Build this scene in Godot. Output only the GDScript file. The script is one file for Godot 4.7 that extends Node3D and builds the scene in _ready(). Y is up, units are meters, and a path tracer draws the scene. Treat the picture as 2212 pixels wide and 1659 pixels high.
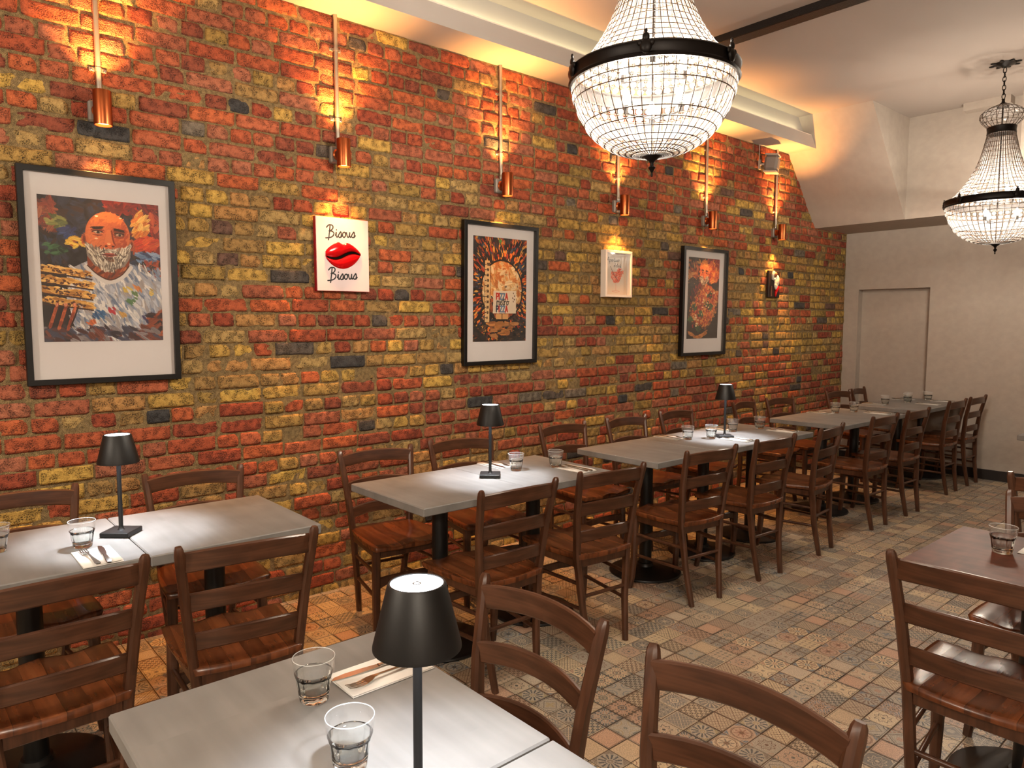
extends Node3D
# A restaurant room: long brick wall on z = 0, aisle towards +z, white end wall at x = 8.09.
# Units are metres, y is up. The old floor falls 7.5 mm per metre towards the end wall.

const SLOPE := 0.0075
const WALL_X0 := -1.6
const WALL_X1 := 8.09
const ROOM_X0 := -3.4
const SOFFIT_Y := 3.136
const CEIL_Y := 3.4
const EYE := Vector3(0.0, 1.5, 3.64)

var M := {}
var taken := {}
var rng := RandomNumberGenerator.new()


func _ready() -> void:
	rng.seed = 20240
	camera_and_light()
	make_materials()
	build_floor()
	build_brick_wall()
	build_shell()
	build_tables_and_chairs()
	build_table_things()
	build_sconces()
	build_chandeliers()
	build_pictures()
	build_speaker()


func camera_and_light() -> void:
	var cam := Camera3D.new()
	cam.name = "camera"
	cam.fov = 56.44
	cam.near = 0.05
	cam.far = 60.0
	cam.position = EYE
	cam.rotation_degrees = Vector3(-4.944, -41.015, -0.107)
	add_child(cam)
	cam.current = true
	var e := Environment.new()
	e.background_mode = Environment.BG_COLOR
	e.background_color = Color(0.0, 0.0, 0.0)
	e.tonemap_mode = Environment.TONE_MAPPER_LINEAR
	e.tonemap_exposure = 2.1
	e.sdfgi_enabled = true
	e.ssao_enabled = true
	e.ssil_enabled = true
	var w := WorldEnvironment.new()
	w.name = "environment"
	w.environment = e
	add_child(w)


# ---------------------------------------------------------------- helpers: names, nodes

func fy(x: float) -> float:
	return -SLOPE * (x - 1.0)


func numbered(called: String) -> String:
	if not taken.has(called):
		taken[called] = 0
		return called
	taken[called] += 1
	return "%s_%03d" % [called, taken[called]]


func tag(o: Node3D, label: String, category: String, group := "", kind := "") -> Node3D:
	o.set_meta("label", label)
	o.set_meta("category", category)
	if group != "":
		o.set_meta("group", group)
	if kind != "":
		o.set_meta("kind", kind)
	return o


func thing(called: String, label: String, category: String, group := "") -> Node3D:
	var o := Node3D.new()
	o.name = numbered(called)
	add_child(o)
	return tag(o, label, category, group)


func structure(called: String) -> Node3D:
	var o := Node3D.new()
	o.name = numbered(called)
	o.set_meta("kind", "structure")
	add_child(o)
	return o


func put(mesh: Mesh, called: String, m: Material, parent: Node) -> MeshInstance3D:
	var o := MeshInstance3D.new()
	o.name = called
	o.mesh = mesh
	if m != null:
		o.material_override = m
	parent.add_child(o, true)
	return o


func build(s: SurfaceTool, called: String, m: Material, parent: Node) -> MeshInstance3D:
	s.generate_normals()
	var o := MeshInstance3D.new()
	o.name = called
	o.mesh = s.commit()
	o.material_override = m
	parent.add_child(o, true)
	return o


func shell(s: SurfaceTool, called: String, m: Material) -> MeshInstance3D:
	var o := build(s, numbered(called), m, self)
	o.set_meta("kind", "structure")
	return o


func stand(o: Node3D, x: float, z: float, turn := 0.0, up := 0.0) -> void:
	o.transform = Transform3D(Basis(Vector3(0, 0, 1), -SLOPE) * Basis(Vector3.UP, turn), Vector3(x, fy(x) + up, z))


func copy_of(o: Node3D, base: String, label: String, group := "") -> Node3D:
	var c: Node3D = o.duplicate()
	c.name = numbered(base)
	c.set_meta("label", label)
	if group != "":
		c.set_meta("group", group)
	add_child(c)
	return c


# ---------------------------------------------------------------- helpers: geometry

func begin() -> SurfaceTool:
	var s := SurfaceTool.new()
	s.begin(Mesh.PRIMITIVE_TRIANGLES)
	return s


func tri(s: SurfaceTool, a: Vector3, b: Vector3, c: Vector3) -> void:   # counter-clockwise from outside
	s.add_vertex(a)
	s.add_vertex(c)
	s.add_vertex(b)


func face(s: SurfaceTool, p: Array, inside: Vector3) -> void:   # a flat convex polygon that looks away from inside
	var mid := Vector3.ZERO
	for q in p:
		mid += q
	mid /= p.size()
	var n: Vector3 = (p[1] - p[0]).cross(p[2] - p[0])
	var flip := n.dot(mid - inside) < 0.0
	for i in range(1, p.size() - 1):
		if flip:
			tri(s, p[0], p[i + 1], p[i])
		else:
			tri(s, p[0], p[i], p[i + 1])


func quad_towards(s: SurfaceTool, a: Vector3, b: Vector3, c: Vector3, d: Vector3, towards: Vector3) -> void:
	var n := (c - a).cross(d - b)
	if n.dot(towards) < 0.0:
		tri(s, a, c, b)
		tri(s, a, d, c)
	else:
		tri(s, a, b, c)
		tri(s, a, c, d)


func box(s: SurfaceTool, c: Vector3, size: Vector3, bev := 0.002, turn := Basis.IDENTITY) -> void:
	s.set_smooth_group(-1)
	var h := size * 0.5
	var b: float = minf(bev, minf(h.x, minf(h.y, h.z)) * 0.9)
	var v := {}
	for sx in [-1, 1]:
		for sy in [-1, 1]:
			for sz in [-1, 1]:
				var k := Vector3i(sx, sy, sz)
				v[[k, 0]] = c + turn * Vector3(sx * h.x, sy * (h.y - b), sz * (h.z - b))
				v[[k, 1]] = c + turn * Vector3(sx * (h.x - b), sy * h.y, sz * (h.z - b))
				v[[k, 2]] = c + turn * Vector3(sx * (h.x - b), sy * (h.y - b), sz * h.z)
	for ax in 3:
		var u := (ax + 1) % 3
		var w := (ax + 2) % 3
		for sg in [-1, 1]:
			var p := []
			for q in [[-1, -1], [1, -1], [1, 1], [-1, 1]]:
				var k := Vector3i.ZERO
				k[ax] = sg
				k[u] = q[0]
				k[w] = q[1]
				p.append(v[[k, ax]])
			face(s, p, c)
	if b <= 0.0:
		return
	for ax in 3:
		var u := (ax + 1) % 3
		var w := (ax + 2) % 3
		for q in [[-1, -1], [1, -1], [1, 1], [-1, 1]]:
			var k1 := Vector3i.ZERO
			k1[ax] = -1
			k1[u] = q[0]
			k1[w] = q[1]
			var k2 := k1
			k2[ax] = 1
			face(s, [v[[k1, u]], v[[k2, u]], v[[k2, w]], v[[k1, w]]], c)
	for sx in [-1, 1]:
		for sy in [-1, 1]:
			for sz in [-1, 1]:
				var k := Vector3i(sx, sy, sz)
				face(s, [v[[k, 0]], v[[k, 1]], v[[k, 2]]], c)


func slab(lo: Vector3, hi: Vector3, bev := 0.0) -> SurfaceTool:
	var s := begin()
	box(s, (lo + hi) * 0.5, hi - lo, bev)
	return s


func lathe(s: SurfaceTool, prof: Array, n: int, xf := Transform3D.IDENTITY, crease := 35.0) -> void:
	# prof: Vector2(radius, height) from the start of the outline to its end; the outside lies to its right
	var g := 1
	for i in prof.size() - 1:
		var p: Vector2 = prof[i]
		var q: Vector2 = prof[i + 1]
		if i > 0 and rad_to_deg(absf((p - prof[i - 1]).angle_to(q - p))) > crease:
			g += 1
		s.set_smooth_group(g)
		var out := Vector2(q.y - p.y, p.x - q.x)
		for k in n:
			var a := TAU * k / n
			var b := TAU * (k + 1) / n
			var da := Vector3(cos(a), 0, sin(a))
			var db := Vector3(cos(b), 0, sin(b))
			var mid := (da + db).normalized()
			var nn := xf.basis * (mid * out.x + Vector3(0, out.y, 0))
			var v0 := xf * (da * p.x + Vector3(0, p.y, 0))
			var v1 := xf * (db * p.x + Vector3(0, p.y, 0))
			var v2 := xf * (db * q.x + Vector3(0, q.y, 0))
			var v3 := xf * (da * q.x + Vector3(0, q.y, 0))
			if p.x < 1e-6:
				if (v2 - v0).cross(v3 - v0).dot(nn) < 0:
					tri(s, v0, v3, v2)
				else:
					tri(s, v0, v2, v3)
			elif q.x < 1e-6:
				if (v1 - v0).cross(v2 - v0).dot(nn) < 0:
					tri(s, v0, v2, v1)
				else:
					tri(s, v0, v1, v2)
			else:
				quad_towards(s, v0, v1, v2, v3, nn)


func sweep(s: SurfaceTool, path: Array, half: Array, side: Vector3, chamfer := 0.25) -> void:
	# a bar with an eight-sided cross-section: half[i] = half width along side, half height across it
	var rings := []
	for i in path.size():
		var t: Vector3 = (path[mini(i + 1, path.size() - 1)] - path[maxi(i - 1, 0)]).normalized()
		var u := (side - t * side.dot(t)).normalized()
		var w := t.cross(u).normalized()
		var a: float = half[i].x
		var b: float = half[i].y
		var c := minf(a, b) * chamfer * 2.0
		var r := []
		for q in [[a, b - c], [a - c, b], [-a + c, b], [-a, b - c], [-a, -b + c], [-a + c, -b], [a - c, -b], [a, -b + c]]:
			r.append(path[i] + u * q[0] + w * q[1])
		rings.append(r)
	for i in path.size() - 1:
		for k in 8:
			s.set_smooth_group(2 + k)
			var j := (k + 1) % 8
			var mid: Vector3 = (rings[i][k] + rings[i][j]) * 0.5 - path[i]
			quad_towards(s, rings[i][k], rings[i][j], rings[i + 1][j], rings[i + 1][k], mid)
	s.set_smooth_group(-1)
	face(s, rings[0], path[1])
	face(s, rings[path.size() - 1], path[path.size() - 2])


func tube(s: SurfaceTool, path: Array, r: float, n := 8, capped := true, closed := false) -> void:
	var rings := []
	var m := path.size()
	var ref := Vector3.UP
	var t0: Vector3 = (path[1] - path[0]).normalized()
	if absf(t0.dot(ref)) > 0.9:
		ref = Vector3.RIGHT
	for i in m:
		var nx: Vector3 = path[(i + 1) % m] if closed else path[mini(i + 1, m - 1)]
		var pv: Vector3 = path[(i + m - 1) % m] if closed else path[maxi(i - 1, 0)]
		var t := (nx - pv).normalized()
		var u := (ref - t * ref.dot(t)).normalized()
		ref = u
		var w := t.cross(u)
		var ring := []
		for k in n:
			var a := TAU * k / n
			ring.append(path[i] + (u * cos(a) + w * sin(a)) * r)
		rings.append(ring)
	s.set_smooth_group(1)
	for i in (m if closed else m - 1):
		var i2 := (i + 1) % m
		for k in n:
			var j := (k + 1) % n
			var mid: Vector3 = (rings[i][k] + rings[i][j]) * 0.5 - path[i]
			quad_towards(s, rings[i][k], rings[i][j], rings[i2][j], rings[i2][k], mid)
	if capped and not closed:
		s.set_smooth_group(-1)
		face(s, rings[0], path[1])
		face(s, rings[m - 1], path[m - 2])


func circle_path(c: Vector3, r: float, n: int) -> Array:
	var p := []
	for k in n:
		var a := TAU * k / n
		p.append(c + Vector3(cos(a) * r, 0, sin(a) * r))
	return p


func ellipsoid(s: SurfaceTool, c: Vector3, r: Vector3, n := 12, m := 8, turn := Basis.IDENTITY) -> void:
	var prof := []
	for i in m + 1:
		var a := PI * i / m - PI / 2
		prof.append(Vector2(maxf(cos(a), 0.0) if i > 0 and i < m else 0.0, sin(a)))
	lathe(s, prof, n, Transform3D(turn * Basis.from_scale(r), c), 180.0)


func plate(s: SurfaceTool, lo: Vector2, hi: Vector2, z: float) -> void:   # a picture surface that looks to +z, with its own 0..1 uv
	s.set_smooth_group(-1)
	for q in [[lo.x, lo.y, 0.0, 1.0], [hi.x, hi.y, 1.0, 0.0], [hi.x, lo.y, 1.0, 1.0], [lo.x, lo.y, 0.0, 1.0], [lo.x, hi.y, 0.0, 0.0], [hi.x, hi.y, 1.0, 0.0]]:
		s.set_uv(Vector2(q[2], q[3]))
		s.add_vertex(Vector3(q[0], q[1], z))


# ---------------------------------------------------------------- materials

func mat(called: String, c: Color, rough: float, metal := 0.0) -> StandardMaterial3D:
	var m := StandardMaterial3D.new()
	m.resource_name = called
	m.albedo_color = c
	m.roughness = rough
	m.metallic = metal
	M[called] = m
	return m


func noise_image(seed_: int, size: int, freq: float, octaves := 4, kind := FastNoiseLite.TYPE_SIMPLEX) -> PackedByteArray:
	var f := FastNoiseLite.new()
	f.seed = seed_
	f.noise_type = kind
	f.frequency = freq
	f.fractal_type = FastNoiseLite.FRACTAL_FBM
	f.fractal_octaves = octaves
	var im := f.get_seamless_image(size, size)
	im.convert(Image.FORMAT_L8)
	return im.get_data()


func texture_from(size: int, bytes: PackedByteArray, rgb := true) -> ImageTexture:
	return ImageTexture.create_from_image(Image.create_from_data(size, size, false, Image.FORMAT_RGB8 if rgb else Image.FORMAT_L8, bytes))


func b8(v: float) -> int:
	return clampi(int(v * 255.0), 0, 255)


func triplanar(m: StandardMaterial3D, scale: Vector3, world := true) -> void:
	m.uv1_triplanar = true
	m.uv1_world_triplanar = world
	m.uv1_scale = scale
	m.uv1_triplanar_sharpness = 6.0


func make_materials() -> void:
	# --- clay of the bricks: pits, sand grains and cloudy firing marks
	var n := 512
	var cloud := noise_image(11, n, 0.012, 4)
	var fine := noise_image(12, n, 0.09, 3)
	var pit := noise_image(13, n, 0.05, 2, FastNoiseLite.TYPE_CELLULAR)
	var clay := {}
	var clay_h := PackedByteArray()
	clay_h.resize(n * n)
	for sort in ["red", "yellow"]:
		var px := PackedByteArray()
		px.resize(n * n * 3)
		var limit := 0.25 if sort == "red" else 0.3
		for i in n * n:
			var c := cloud[i] / 255.0
			var f := fine[i] / 255.0
			var p := pit[i] / 255.0
			var v := 0.86 + 0.34 * (c - 0.5) + 0.2 * (f - 0.5) + 0.12 * (p - 0.5)
			var hole := 0.0
			if f < limit and c < 0.5:
				hole = minf(1.0, (limit - f) * 10.0)
			v *= 1.0 - 0.5 * hole
			var pale := clampf((c - 0.62) * 4.0, 0.0, 1.0) * clampf((f - 0.42) * 3.0, 0.0, 1.0)   # lime bloom and old mortar smears
			px[i * 3] = b8(lerpf(v * 1.02, 0.95, pale * 0.6))
			px[i * 3 + 1] = b8(lerpf(v, 0.98, pale * 0.65))
			px[i * 3 + 2] = b8(lerpf(v * 0.97, 1.0, pale * 0.65))
			if sort == "yellow":
				clay_h[i] = b8(0.55 + 0.35 * (f - 0.5) + 0.25 * (p - 0.5) + 0.3 * (c - 0.5) - 0.5 * hole)
		clay[sort] = texture_from(n, px)
	clay["dark"] = clay["red"]
	var t_clay_h := texture_from(n, clay_h, false)
	var reds := [Color(0.69, 0.32, 0.18), Color(0.65, 0.285, 0.16), Color(0.70, 0.355, 0.22), Color(0.59, 0.245, 0.145), Color(0.66, 0.385, 0.275), Color(0.64, 0.34, 0.23), Color(0.74, 0.36, 0.19), Color(0.54, 0.255, 0.17)]
	var yellows := [Color(0.75, 0.60, 0.28), Color(0.68, 0.54, 0.275), Color(0.79, 0.64, 0.29), Color(0.62, 0.485, 0.27), Color(0.69, 0.57, 0.34), Color(0.62, 0.50, 0.24), Color(0.71, 0.52, 0.29)]
	var darks := [Color(0.27, 0.25, 0.24), Color(0.34, 0.30, 0.27), Color(0.42, 0.30, 0.25), Color(0.44, 0.40, 0.35), Color(0.22, 0.22, 0.23)]
	for set_ in [["red", reds], ["yellow", yellows], ["dark", darks]]:
		for i in set_[1].size():
			var m := mat("%s_clay_%d" % [set_[0], i], set_[1][i].lightened(0.06), 0.92)
			m.albedo_texture = clay[set_[0]]
			m.heightmap_enabled = true
			m.heightmap_texture = t_clay_h
			m.heightmap_scale = 0.75
			triplanar(m, Vector3(2.6, 2.6, 2.6))
	for sort in ["red", "yellow", "dark"]:
		var field := mat(sort + "_clay_field", Color(1, 1, 1), 0.92)
		field.vertex_color_use_as_albedo = true
		field.albedo_texture = clay[sort]
		field.heightmap_enabled = true
		field.heightmap_texture = t_clay_h
		field.heightmap_scale = 0.75
		triplanar(field, Vector3(2.6, 2.6, 2.6))
	M["reds"] = reds
	M["yellows"] = yellows
	M["darks"] = darks
	# --- sandy lime mortar
	var mo := PackedByteArray()
	mo.resize(n * n * 3)
	for i in n * n:
		var v := 0.8 + 0.3 * (cloud[(i + 7777) % (n * n)] / 255.0 - 0.5) + 0.55 * (fine[i] / 255.0 - 0.5)
		mo[i * 3] = b8(v)
		mo[i * 3 + 1] = b8(v * 0.985)
		mo[i * 3 + 2] = b8(v * 0.95)
	var mortar := mat("mortar", Color(0.78, 0.67, 0.475), 0.95)
	mortar.albedo_texture = texture_from(n, mo)
	mortar.heightmap_enabled = true
	mortar.heightmap_texture = texture_from(n, fine, false)
	mortar.heightmap_scale = 0.9
	triplanar(mortar, Vector3(5, 5, 5))
	# --- stained wood: long streaks
	var wn := 256
	var streak := noise_image(31, wn, 0.05, 4)
	var wave := noise_image(32, wn, 0.012, 2)
	var wood := PackedByteArray()
	wood.resize(wn * wn * 3)
	for y in wn:
		for x in wn:
			var g := streak[(y / 10 % wn) * wn + x] / 255.0
			var w := wave[y * wn + x] / 255.0
			var v := 0.88 + 0.2 * (g - 0.5) + 0.24 * (w - 0.5)
			var i := (y * wn + x) * 3
			wood[i] = b8(v)
			wood[i + 1] = b8(v * 0.985)
			wood[i + 2] = b8(v * 0.96)
	var t_wood := texture_from(wn, wood)
	var across := PackedByteArray()
	across.resize(wn * wn * 3)
	for y in wn:
		for x in wn:
			for q in 3:
				across[(x * wn + y) * 3 + q] = wood[(y * wn + x) * 3 + q]
	var chair := mat("stained_wood", Color(0.35, 0.225, 0.16), 0.3)
	chair.albedo_texture = t_wood
	triplanar(chair, Vector3(5, 2.0, 5), false)
	var slat_wood := mat("slat_wood", Color(0.35, 0.225, 0.16), 0.3)
	slat_wood.albedo_texture = texture_from(wn, across)
	triplanar(slat_wood, Vector3(2.0, 7, 5), false)
	# --- seat boards: staves of different tone side by side
	var seat_px := PackedByteArray()
	seat_px.resize(wn * wn * 3)
	var tone := [0.86, 1.06, 0.94, 1.12, 0.8, 1.0, 0.9, 1.1]
	for y in wn:
		for x in wn:
			var g := streak[(y / 12 % wn) * wn + x] / 255.0
			var v: float = 0.85 * tone[(x / 32) % 8] + 0.3 * (g - 0.5)
			if x % 32 == 0:
				v *= 0.75
			var i := (y * wn + x) * 3
			seat_px[i] = b8(v)
			seat_px[i + 1] = b8(v * 0.97)
			seat_px[i + 2] = b8(v * 0.92)
	var seat := mat("seat_wood", Color(0.46, 0.265, 0.155), 0.27)
	seat.albedo_texture = texture_from(wn, seat_px)
	triplanar(seat, Vector3(2.1, 2.1, 2.1), false)
	# --- table tops: grey wood stain that lets the grain through
	var top_px := PackedByteArray()
	top_px.resize(wn * wn * 3)
	for y in wn:
		for x in wn:
			var g := streak[x * wn + (y / 14 % wn)] / 255.0
			var w := wave[y * wn + x] / 255.0
			var v := 0.92 + 0.07 * (g - 0.5) + 0.09 * (w - 0.5)
			var i := (y * wn + x) * 3
			top_px[i] = b8(v)
			top_px[i + 1] = b8(v * 0.995)
			top_px[i + 2] = b8(v * 0.985)
	var t_top := texture_from(wn, top_px)
	var top := mat("grey_top", Color(0.545, 0.54, 0.535), 0.5)
	top.metallic_specular = 0.3
	top.albedo_texture = t_top
	triplanar(top, Vector3(1.3, 1.3, 1.3), true)
	var brown_top := mat("brown_top", Color(0.385, 0.215, 0.155), 0.45)
	brown_top.metallic_specular = 0.25
	brown_top.albedo_texture = t_wood
	triplanar(brown_top, Vector3(1.5, 1.5, 4.0), true)
	# --- paint, metal, glass
	var lime := noise_image(41, wn, 0.02, 3)
	var paint_px := PackedByteArray()
	paint_px.resize(wn * wn * 3)
	for i in wn * wn:
		var v := 0.97 + 0.04 * (lime[i] / 255.0 - 0.5)
		paint_px[i * 3] = b8(v)
		paint_px[i * 3 + 1] = b8(v)
		paint_px[i * 3 + 2] = b8(v)
	var paint := mat("wall_paint", Color(0.69, 0.645, 0.60), 0.75)
	paint.albedo_texture = texture_from(wn, paint_px)
	paint.heightmap_enabled = true
	paint.heightmap_texture = texture_from(wn, lime, false)
	paint.heightmap_scale = 0.12
	triplanar(paint, Vector3(1.7, 1.7, 1.7))
	mat("ceiling_paint", Color(0.64, 0.595, 0.56), 0.8)
	mat("boxing_paint", Color(0.64, 0.62, 0.60), 0.7)
	mat("skirting", Color(0.13, 0.095, 0.085), 0.5)
	var beam := mat("beam_paint", Color(0.06, 0.036, 0.033), 0.36)
	beam.heightmap_enabled = true
	beam.heightmap_texture = texture_from(n, fine, false)
	beam.heightmap_scale = 0.12
	triplanar(beam, Vector3(2, 2, 2))
	mat("cast_iron", Color(0.028, 0.028, 0.031), 0.42)
	mat("lamp_black", Color(0.022, 0.022, 0.025), 0.5)
	mat("frame_black", Color(0.022, 0.02, 0.02), 0.4)
	mat("frame_white", Color(0.86, 0.83, 0.79), 0.45)
	mat("bronze", Color(0.075, 0.052, 0.042), 0.45, 0.55)
	mat("wire", Color(0.26, 0.19, 0.13), 0.5, 0.5)
	mat("galvanised", Color(0.66, 0.64, 0.6), 0.36, 0.85)
	mat("box_grey", Color(0.50, 0.48, 0.45), 0.5, 0.3)
	mat("steel", Color(0.72, 0.71, 0.69), 0.2, 1.0)
	mat("paper", Color(0.9, 0.89, 0.87), 0.85)
	mat("mat_board", Color(0.82, 0.80, 0.79), 0.9)
	mat("grout", Color(0.33, 0.265, 0.2), 0.9)
	mat("speaker_white", Color(0.72, 0.68, 0.64), 0.55)
	mat("speaker_mesh", Color(0.52, 0.49, 0.465), 0.7)
	mat("glossy_red", Color(0.72, 0.02, 0.045), 0.1)
	mat("glossy_black", Color(0.012, 0.012, 0.012), 0.1)
	mat("crimson_edge", Color(0.62, 0.015, 0.13), 0.3)
	mat("plaque_wood", Color(0.13, 0.065, 0.04), 0.5)
	mat("chalk_white", Color(0.82, 0.79, 0.72), 0.6)
	mat("skin_brown", Color(0.4, 0.24, 0.15), 0.6)
	mat("copper", Color(0.66, 0.35, 0.2), 0.32, 1.0)
	var glass := mat("glass", Color(0.97, 0.985, 0.98, 0.0), 0.0)
	glass.transparency = BaseMaterial3D.TRANSPARENCY_ALPHA
	glass.refraction_enabled = true
	glass.refraction_scale = 0.05
	var pane := mat("pane", Color(1, 1, 1, 0.0), 0.02)
	pane.transparency = BaseMaterial3D.TRANSPARENCY_ALPHA
	var crystal := mat("crystal", Color(0.86, 0.87, 0.88, 0.07), 0.03)
	crystal.transparency = BaseMaterial3D.TRANSPARENCY_ALPHA
	var thin := mat("thin_glass", Color(0.95, 0.97, 0.97, 0.03), 0.02)
	thin.transparency = BaseMaterial3D.TRANSPARENCY_ALPHA
	var rim := mat("rim_glass", Color(0.95, 0.97, 0.97, 0.4), 0.02)
	rim.transparency = BaseMaterial3D.TRANSPARENCY_ALPHA
	glow("led_white", Color(0.93, 0.96, 1.0), 5.0)
	glow("halogen_glow", Color(1.0, 0.78, 0.5), 6.0)
	glow("strip_glow", Color(1.0, 0.95, 0.72), 2.0)
	glow("bulb_glow", Color(1.0, 0.92, 0.8), 9.0)


func glow(called: String, c: Color, strength: float) -> void:
	var m := mat(called, Color(0.9, 0.9, 0.9), 0.5)
	m.emission_enabled = true
	m.emission = c
	m.emission_energy_multiplier = strength


# ---------------------------------------------------------------- floor

func tile_ink(kind: int, x: float, y: float, p: Array) -> int:
	# which ink (0 ground, 1, 2, 3) prints at a point of a tile's eighth, x >= y >= 0, both 0..1 from the centre
	var r := sqrt(x * x + y * y)
	var a := atan2(y, x)
	var k := 0
	var border: float = p[0]
	if x > 0.955:
		return 1 if p[1] > 0.5 else 0
	match kind % 12:
		0:   # eight-pointed star in a ring
			if r < 0.62 * (0.62 + 0.38 * cos(8.0 * a)):
				k = 2
			if r < 0.2:
				k = 1
			if absf(r - 0.74) < 0.035 or absf(r - 0.83) < 0.018:
				k = 1
			if x + y > 1.45:
				k = 3
		1:   # petals from the corners
			var q := sqrt((1.0 - x) * (1.0 - x) + (1.0 - y) * (1.0 - y))
			if q < 0.55 and q > 0.47 or q < 0.3:
				k = 1
			if r < 0.42 * absf(cos(2.0 * a)) + 0.06:
				k = 2
			if absf(x + y - 0.72) < 0.03:
				k = 1
		2:   # leaf circles that cross
			var q := sqrt((1.0 - x) * (1.0 - x) + y * y)
			if absf(q - 0.98) < 0.045:
				k = 1
			if q < 0.5 and q > 0.42:
				k = 2
			if r < 0.16:
				k = 3
			if q < 0.22:
				k = 3
		3:   # lattice of small diamonds
			var u := fposmod((x + y) * 3.0, 1.0)
			var v := fposmod((x - y) * 3.0, 1.0)
			if u < 0.16 or v < 0.16:
				k = 1
			elif absf(u - 0.58) + absf(v - 0.58) < 0.2:
				k = 2
		4:   # flower wheel
			if r < 0.86 and r > 0.3 and cos(12.0 * a) > 0.15 - 0.2 * sin(r * 6.0):
				k = 1
			if r < 0.22:
				k = 2
			if r < 0.09:
				k = 0
			if r > 0.9 and x + y > 1.3:
				k = 2
		5:   # scrolls
			var s := sin(9.0 * x + 3.5 * sin(5.0 * y)) * sin(9.0 * y + 3.5 * sin(5.0 * x))
			if s > 0.28:
				k = 1
			elif s < -0.45:
				k = 2
			if absf(r - 0.3) < 0.03:
				k = 3
		6:   # nested diamonds
			var d := x + y
			if absf(d - 0.95) < 0.05 or absf(d - 0.72) < 0.025:
				k = 1
			if d < 0.42 and absf(x - y) < 0.2:
				k = 2
			if d > 1.25 and cos(14.0 * x) * cos(14.0 * y) > 0.1:
				k = 3
		7:   # checks
			var cx := int(floor(x * 3.5 + 0.5))
			var cy := int(floor(y * 3.5 + 0.5))
			if (cx + cy) % 2 == 0:
				k = 1
			if absf(fposmod(x * 3.5 + 0.5, 1.0) - 0.5) + absf(fposmod(y * 3.5 + 0.5, 1.0) - 0.5) < 0.26:
				k = 2
		8:   # plain glaze with a faint figure
			if absf(r - 0.7) < 0.02:
				k = 3
		9:   # medallion with round lobes
			var lob := 0.55 + 0.1 * cos(8.0 * a)
			if absf(r - lob) < 0.04:
				k = 1
			if absf(r - lob * 0.62) < 0.03:
				k = 2
			if r < 0.14:
				k = 1
			var q := sqrt((1.0 - x) * (1.0 - x) + (1.0 - y) * (1.0 - y))
			if absf(q - 0.36) < 0.04 or q < 0.16:
				k = 3
		10:   # small all-over flowers
			var u := fposmod(x * 2.0 + 0.5, 1.0) - 0.5
			var v := fposmod(y * 2.0 + 0.5, 1.0) - 0.5
			var q := sqrt(u * u + v * v)
			var b := atan2(v, u)
			if q < 0.36 * (0.6 + 0.4 * cos(6.0 * b)):
				k = 1
			if q < 0.1:
				k = 2
			if absf(q - 0.45) < 0.03:
				k = 3
		11:   # cross of bars
			if y < 0.1 or absf(y - 0.19) < 0.02:
				k = 1
			elif absf(absf(x - 0.55) + absf(y - 0.55) - 0.3) < 0.04:
				k = 2
			elif absf(x - 0.55) + absf(y - 0.55) < 0.13:
				k = 1
	if border > 0.6 and x > 0.88 and x < 0.92:
		k = 1
	return k


func tile_atlas() -> ImageTexture:
	var cells := 8
	var px := 144
	var size := cells * px
	var grain := noise_image(77, 256, 0.06, 4)
	var out := PackedByteArray()
	out.resize(size * size * 3)
	var r := RandomNumberGenerator.new()
	r.seed = 99
	var grounds := [Color(0.66, 0.55, 0.43), Color(0.62, 0.52, 0.41), Color(0.58, 0.5, 0.41), Color(0.69, 0.58, 0.44), Color(0.6, 0.47, 0.37), Color(0.55, 0.48, 0.40), Color(0.36, 0.32, 0.28)]
	var inks := [Color(0.2, 0.165, 0.14), Color(0.27, 0.2, 0.15), Color(0.2, 0.2, 0.2), Color(0.34, 0.22, 0.15), Color(0.3, 0.27, 0.23)]
	var tints := [Color(0.50, 0.33, 0.25), Color(0.42, 0.35, 0.28), Color(0.32, 0.34, 0.35), Color(0.55, 0.45, 0.31), Color(0.37, 0.36, 0.31), Color(0.57, 0.41, 0.31)]
	var half := px / 2
	for cell in cells * cells:
		var kind := r.randi_range(0, 11)
		if cell < 12:
			kind = cell
		var g := r.randi_range(0, grounds.size() - 2)
		var cols := [grounds[g], inks[r.randi_range(0, 4)], tints[r.randi_range(0, 5)], tints[r.randi_range(0, 5)]]
		if r.randf() < 0.13:   # dark ground, pale figure
			cols = [grounds[6], grounds[0], grounds[2], grounds[3]]
		if kind == 8:
			cols[0] = [Color(0.64, 0.48, 0.37), Color(0.63, 0.54, 0.44), Color(0.65, 0.53, 0.40)][cell % 3]
			cols[3] = cols[0].darkened(0.12)
		var p := [r.randf(), r.randf()]
		var table := PackedByteArray()
		table.resize((half + 1) * (half + 1))
		for yy in half + 1:
			for xx in range(yy, half + 1):
				table[yy * (half + 1) + xx] = tile_ink(kind, (xx + 0.5) / half, (yy + 0.5) / half, p)
		var ox := (cell % cells) * px
		var oy := (cell / cells) * px
		for y in px:
			var ay := (y - half) if y >= half else (half - 1 - y)
			for x in px:
				var ax := (x - half) if x >= half else (half - 1 - x)
				var q: Color = cols[table[mini(ax, ay) * (half + 1) + maxi(ax, ay)]]
				var gr := grain[((y * 2 + cell * 31) % 256) * 256 + ((x * 2 + cell * 57) % 256)] / 255.0
				var w := 0.86 + 0.42 * (gr - 0.5)
				if gr > 0.62:
					q = q.lerp(cols[0], minf(1.0, (gr - 0.62) * 4.0))   # worn print
				var i := ((oy + y) * size + ox + x) * 3
				out[i] = b8(q.r * w * 1.26 + 0.065)
				out[i + 1] = b8(q.g * w * 1.36 + 0.065)
				out[i + 2] = b8(q.b * w * 1.46 + 0.065)
	return texture_from(size, out)


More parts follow.
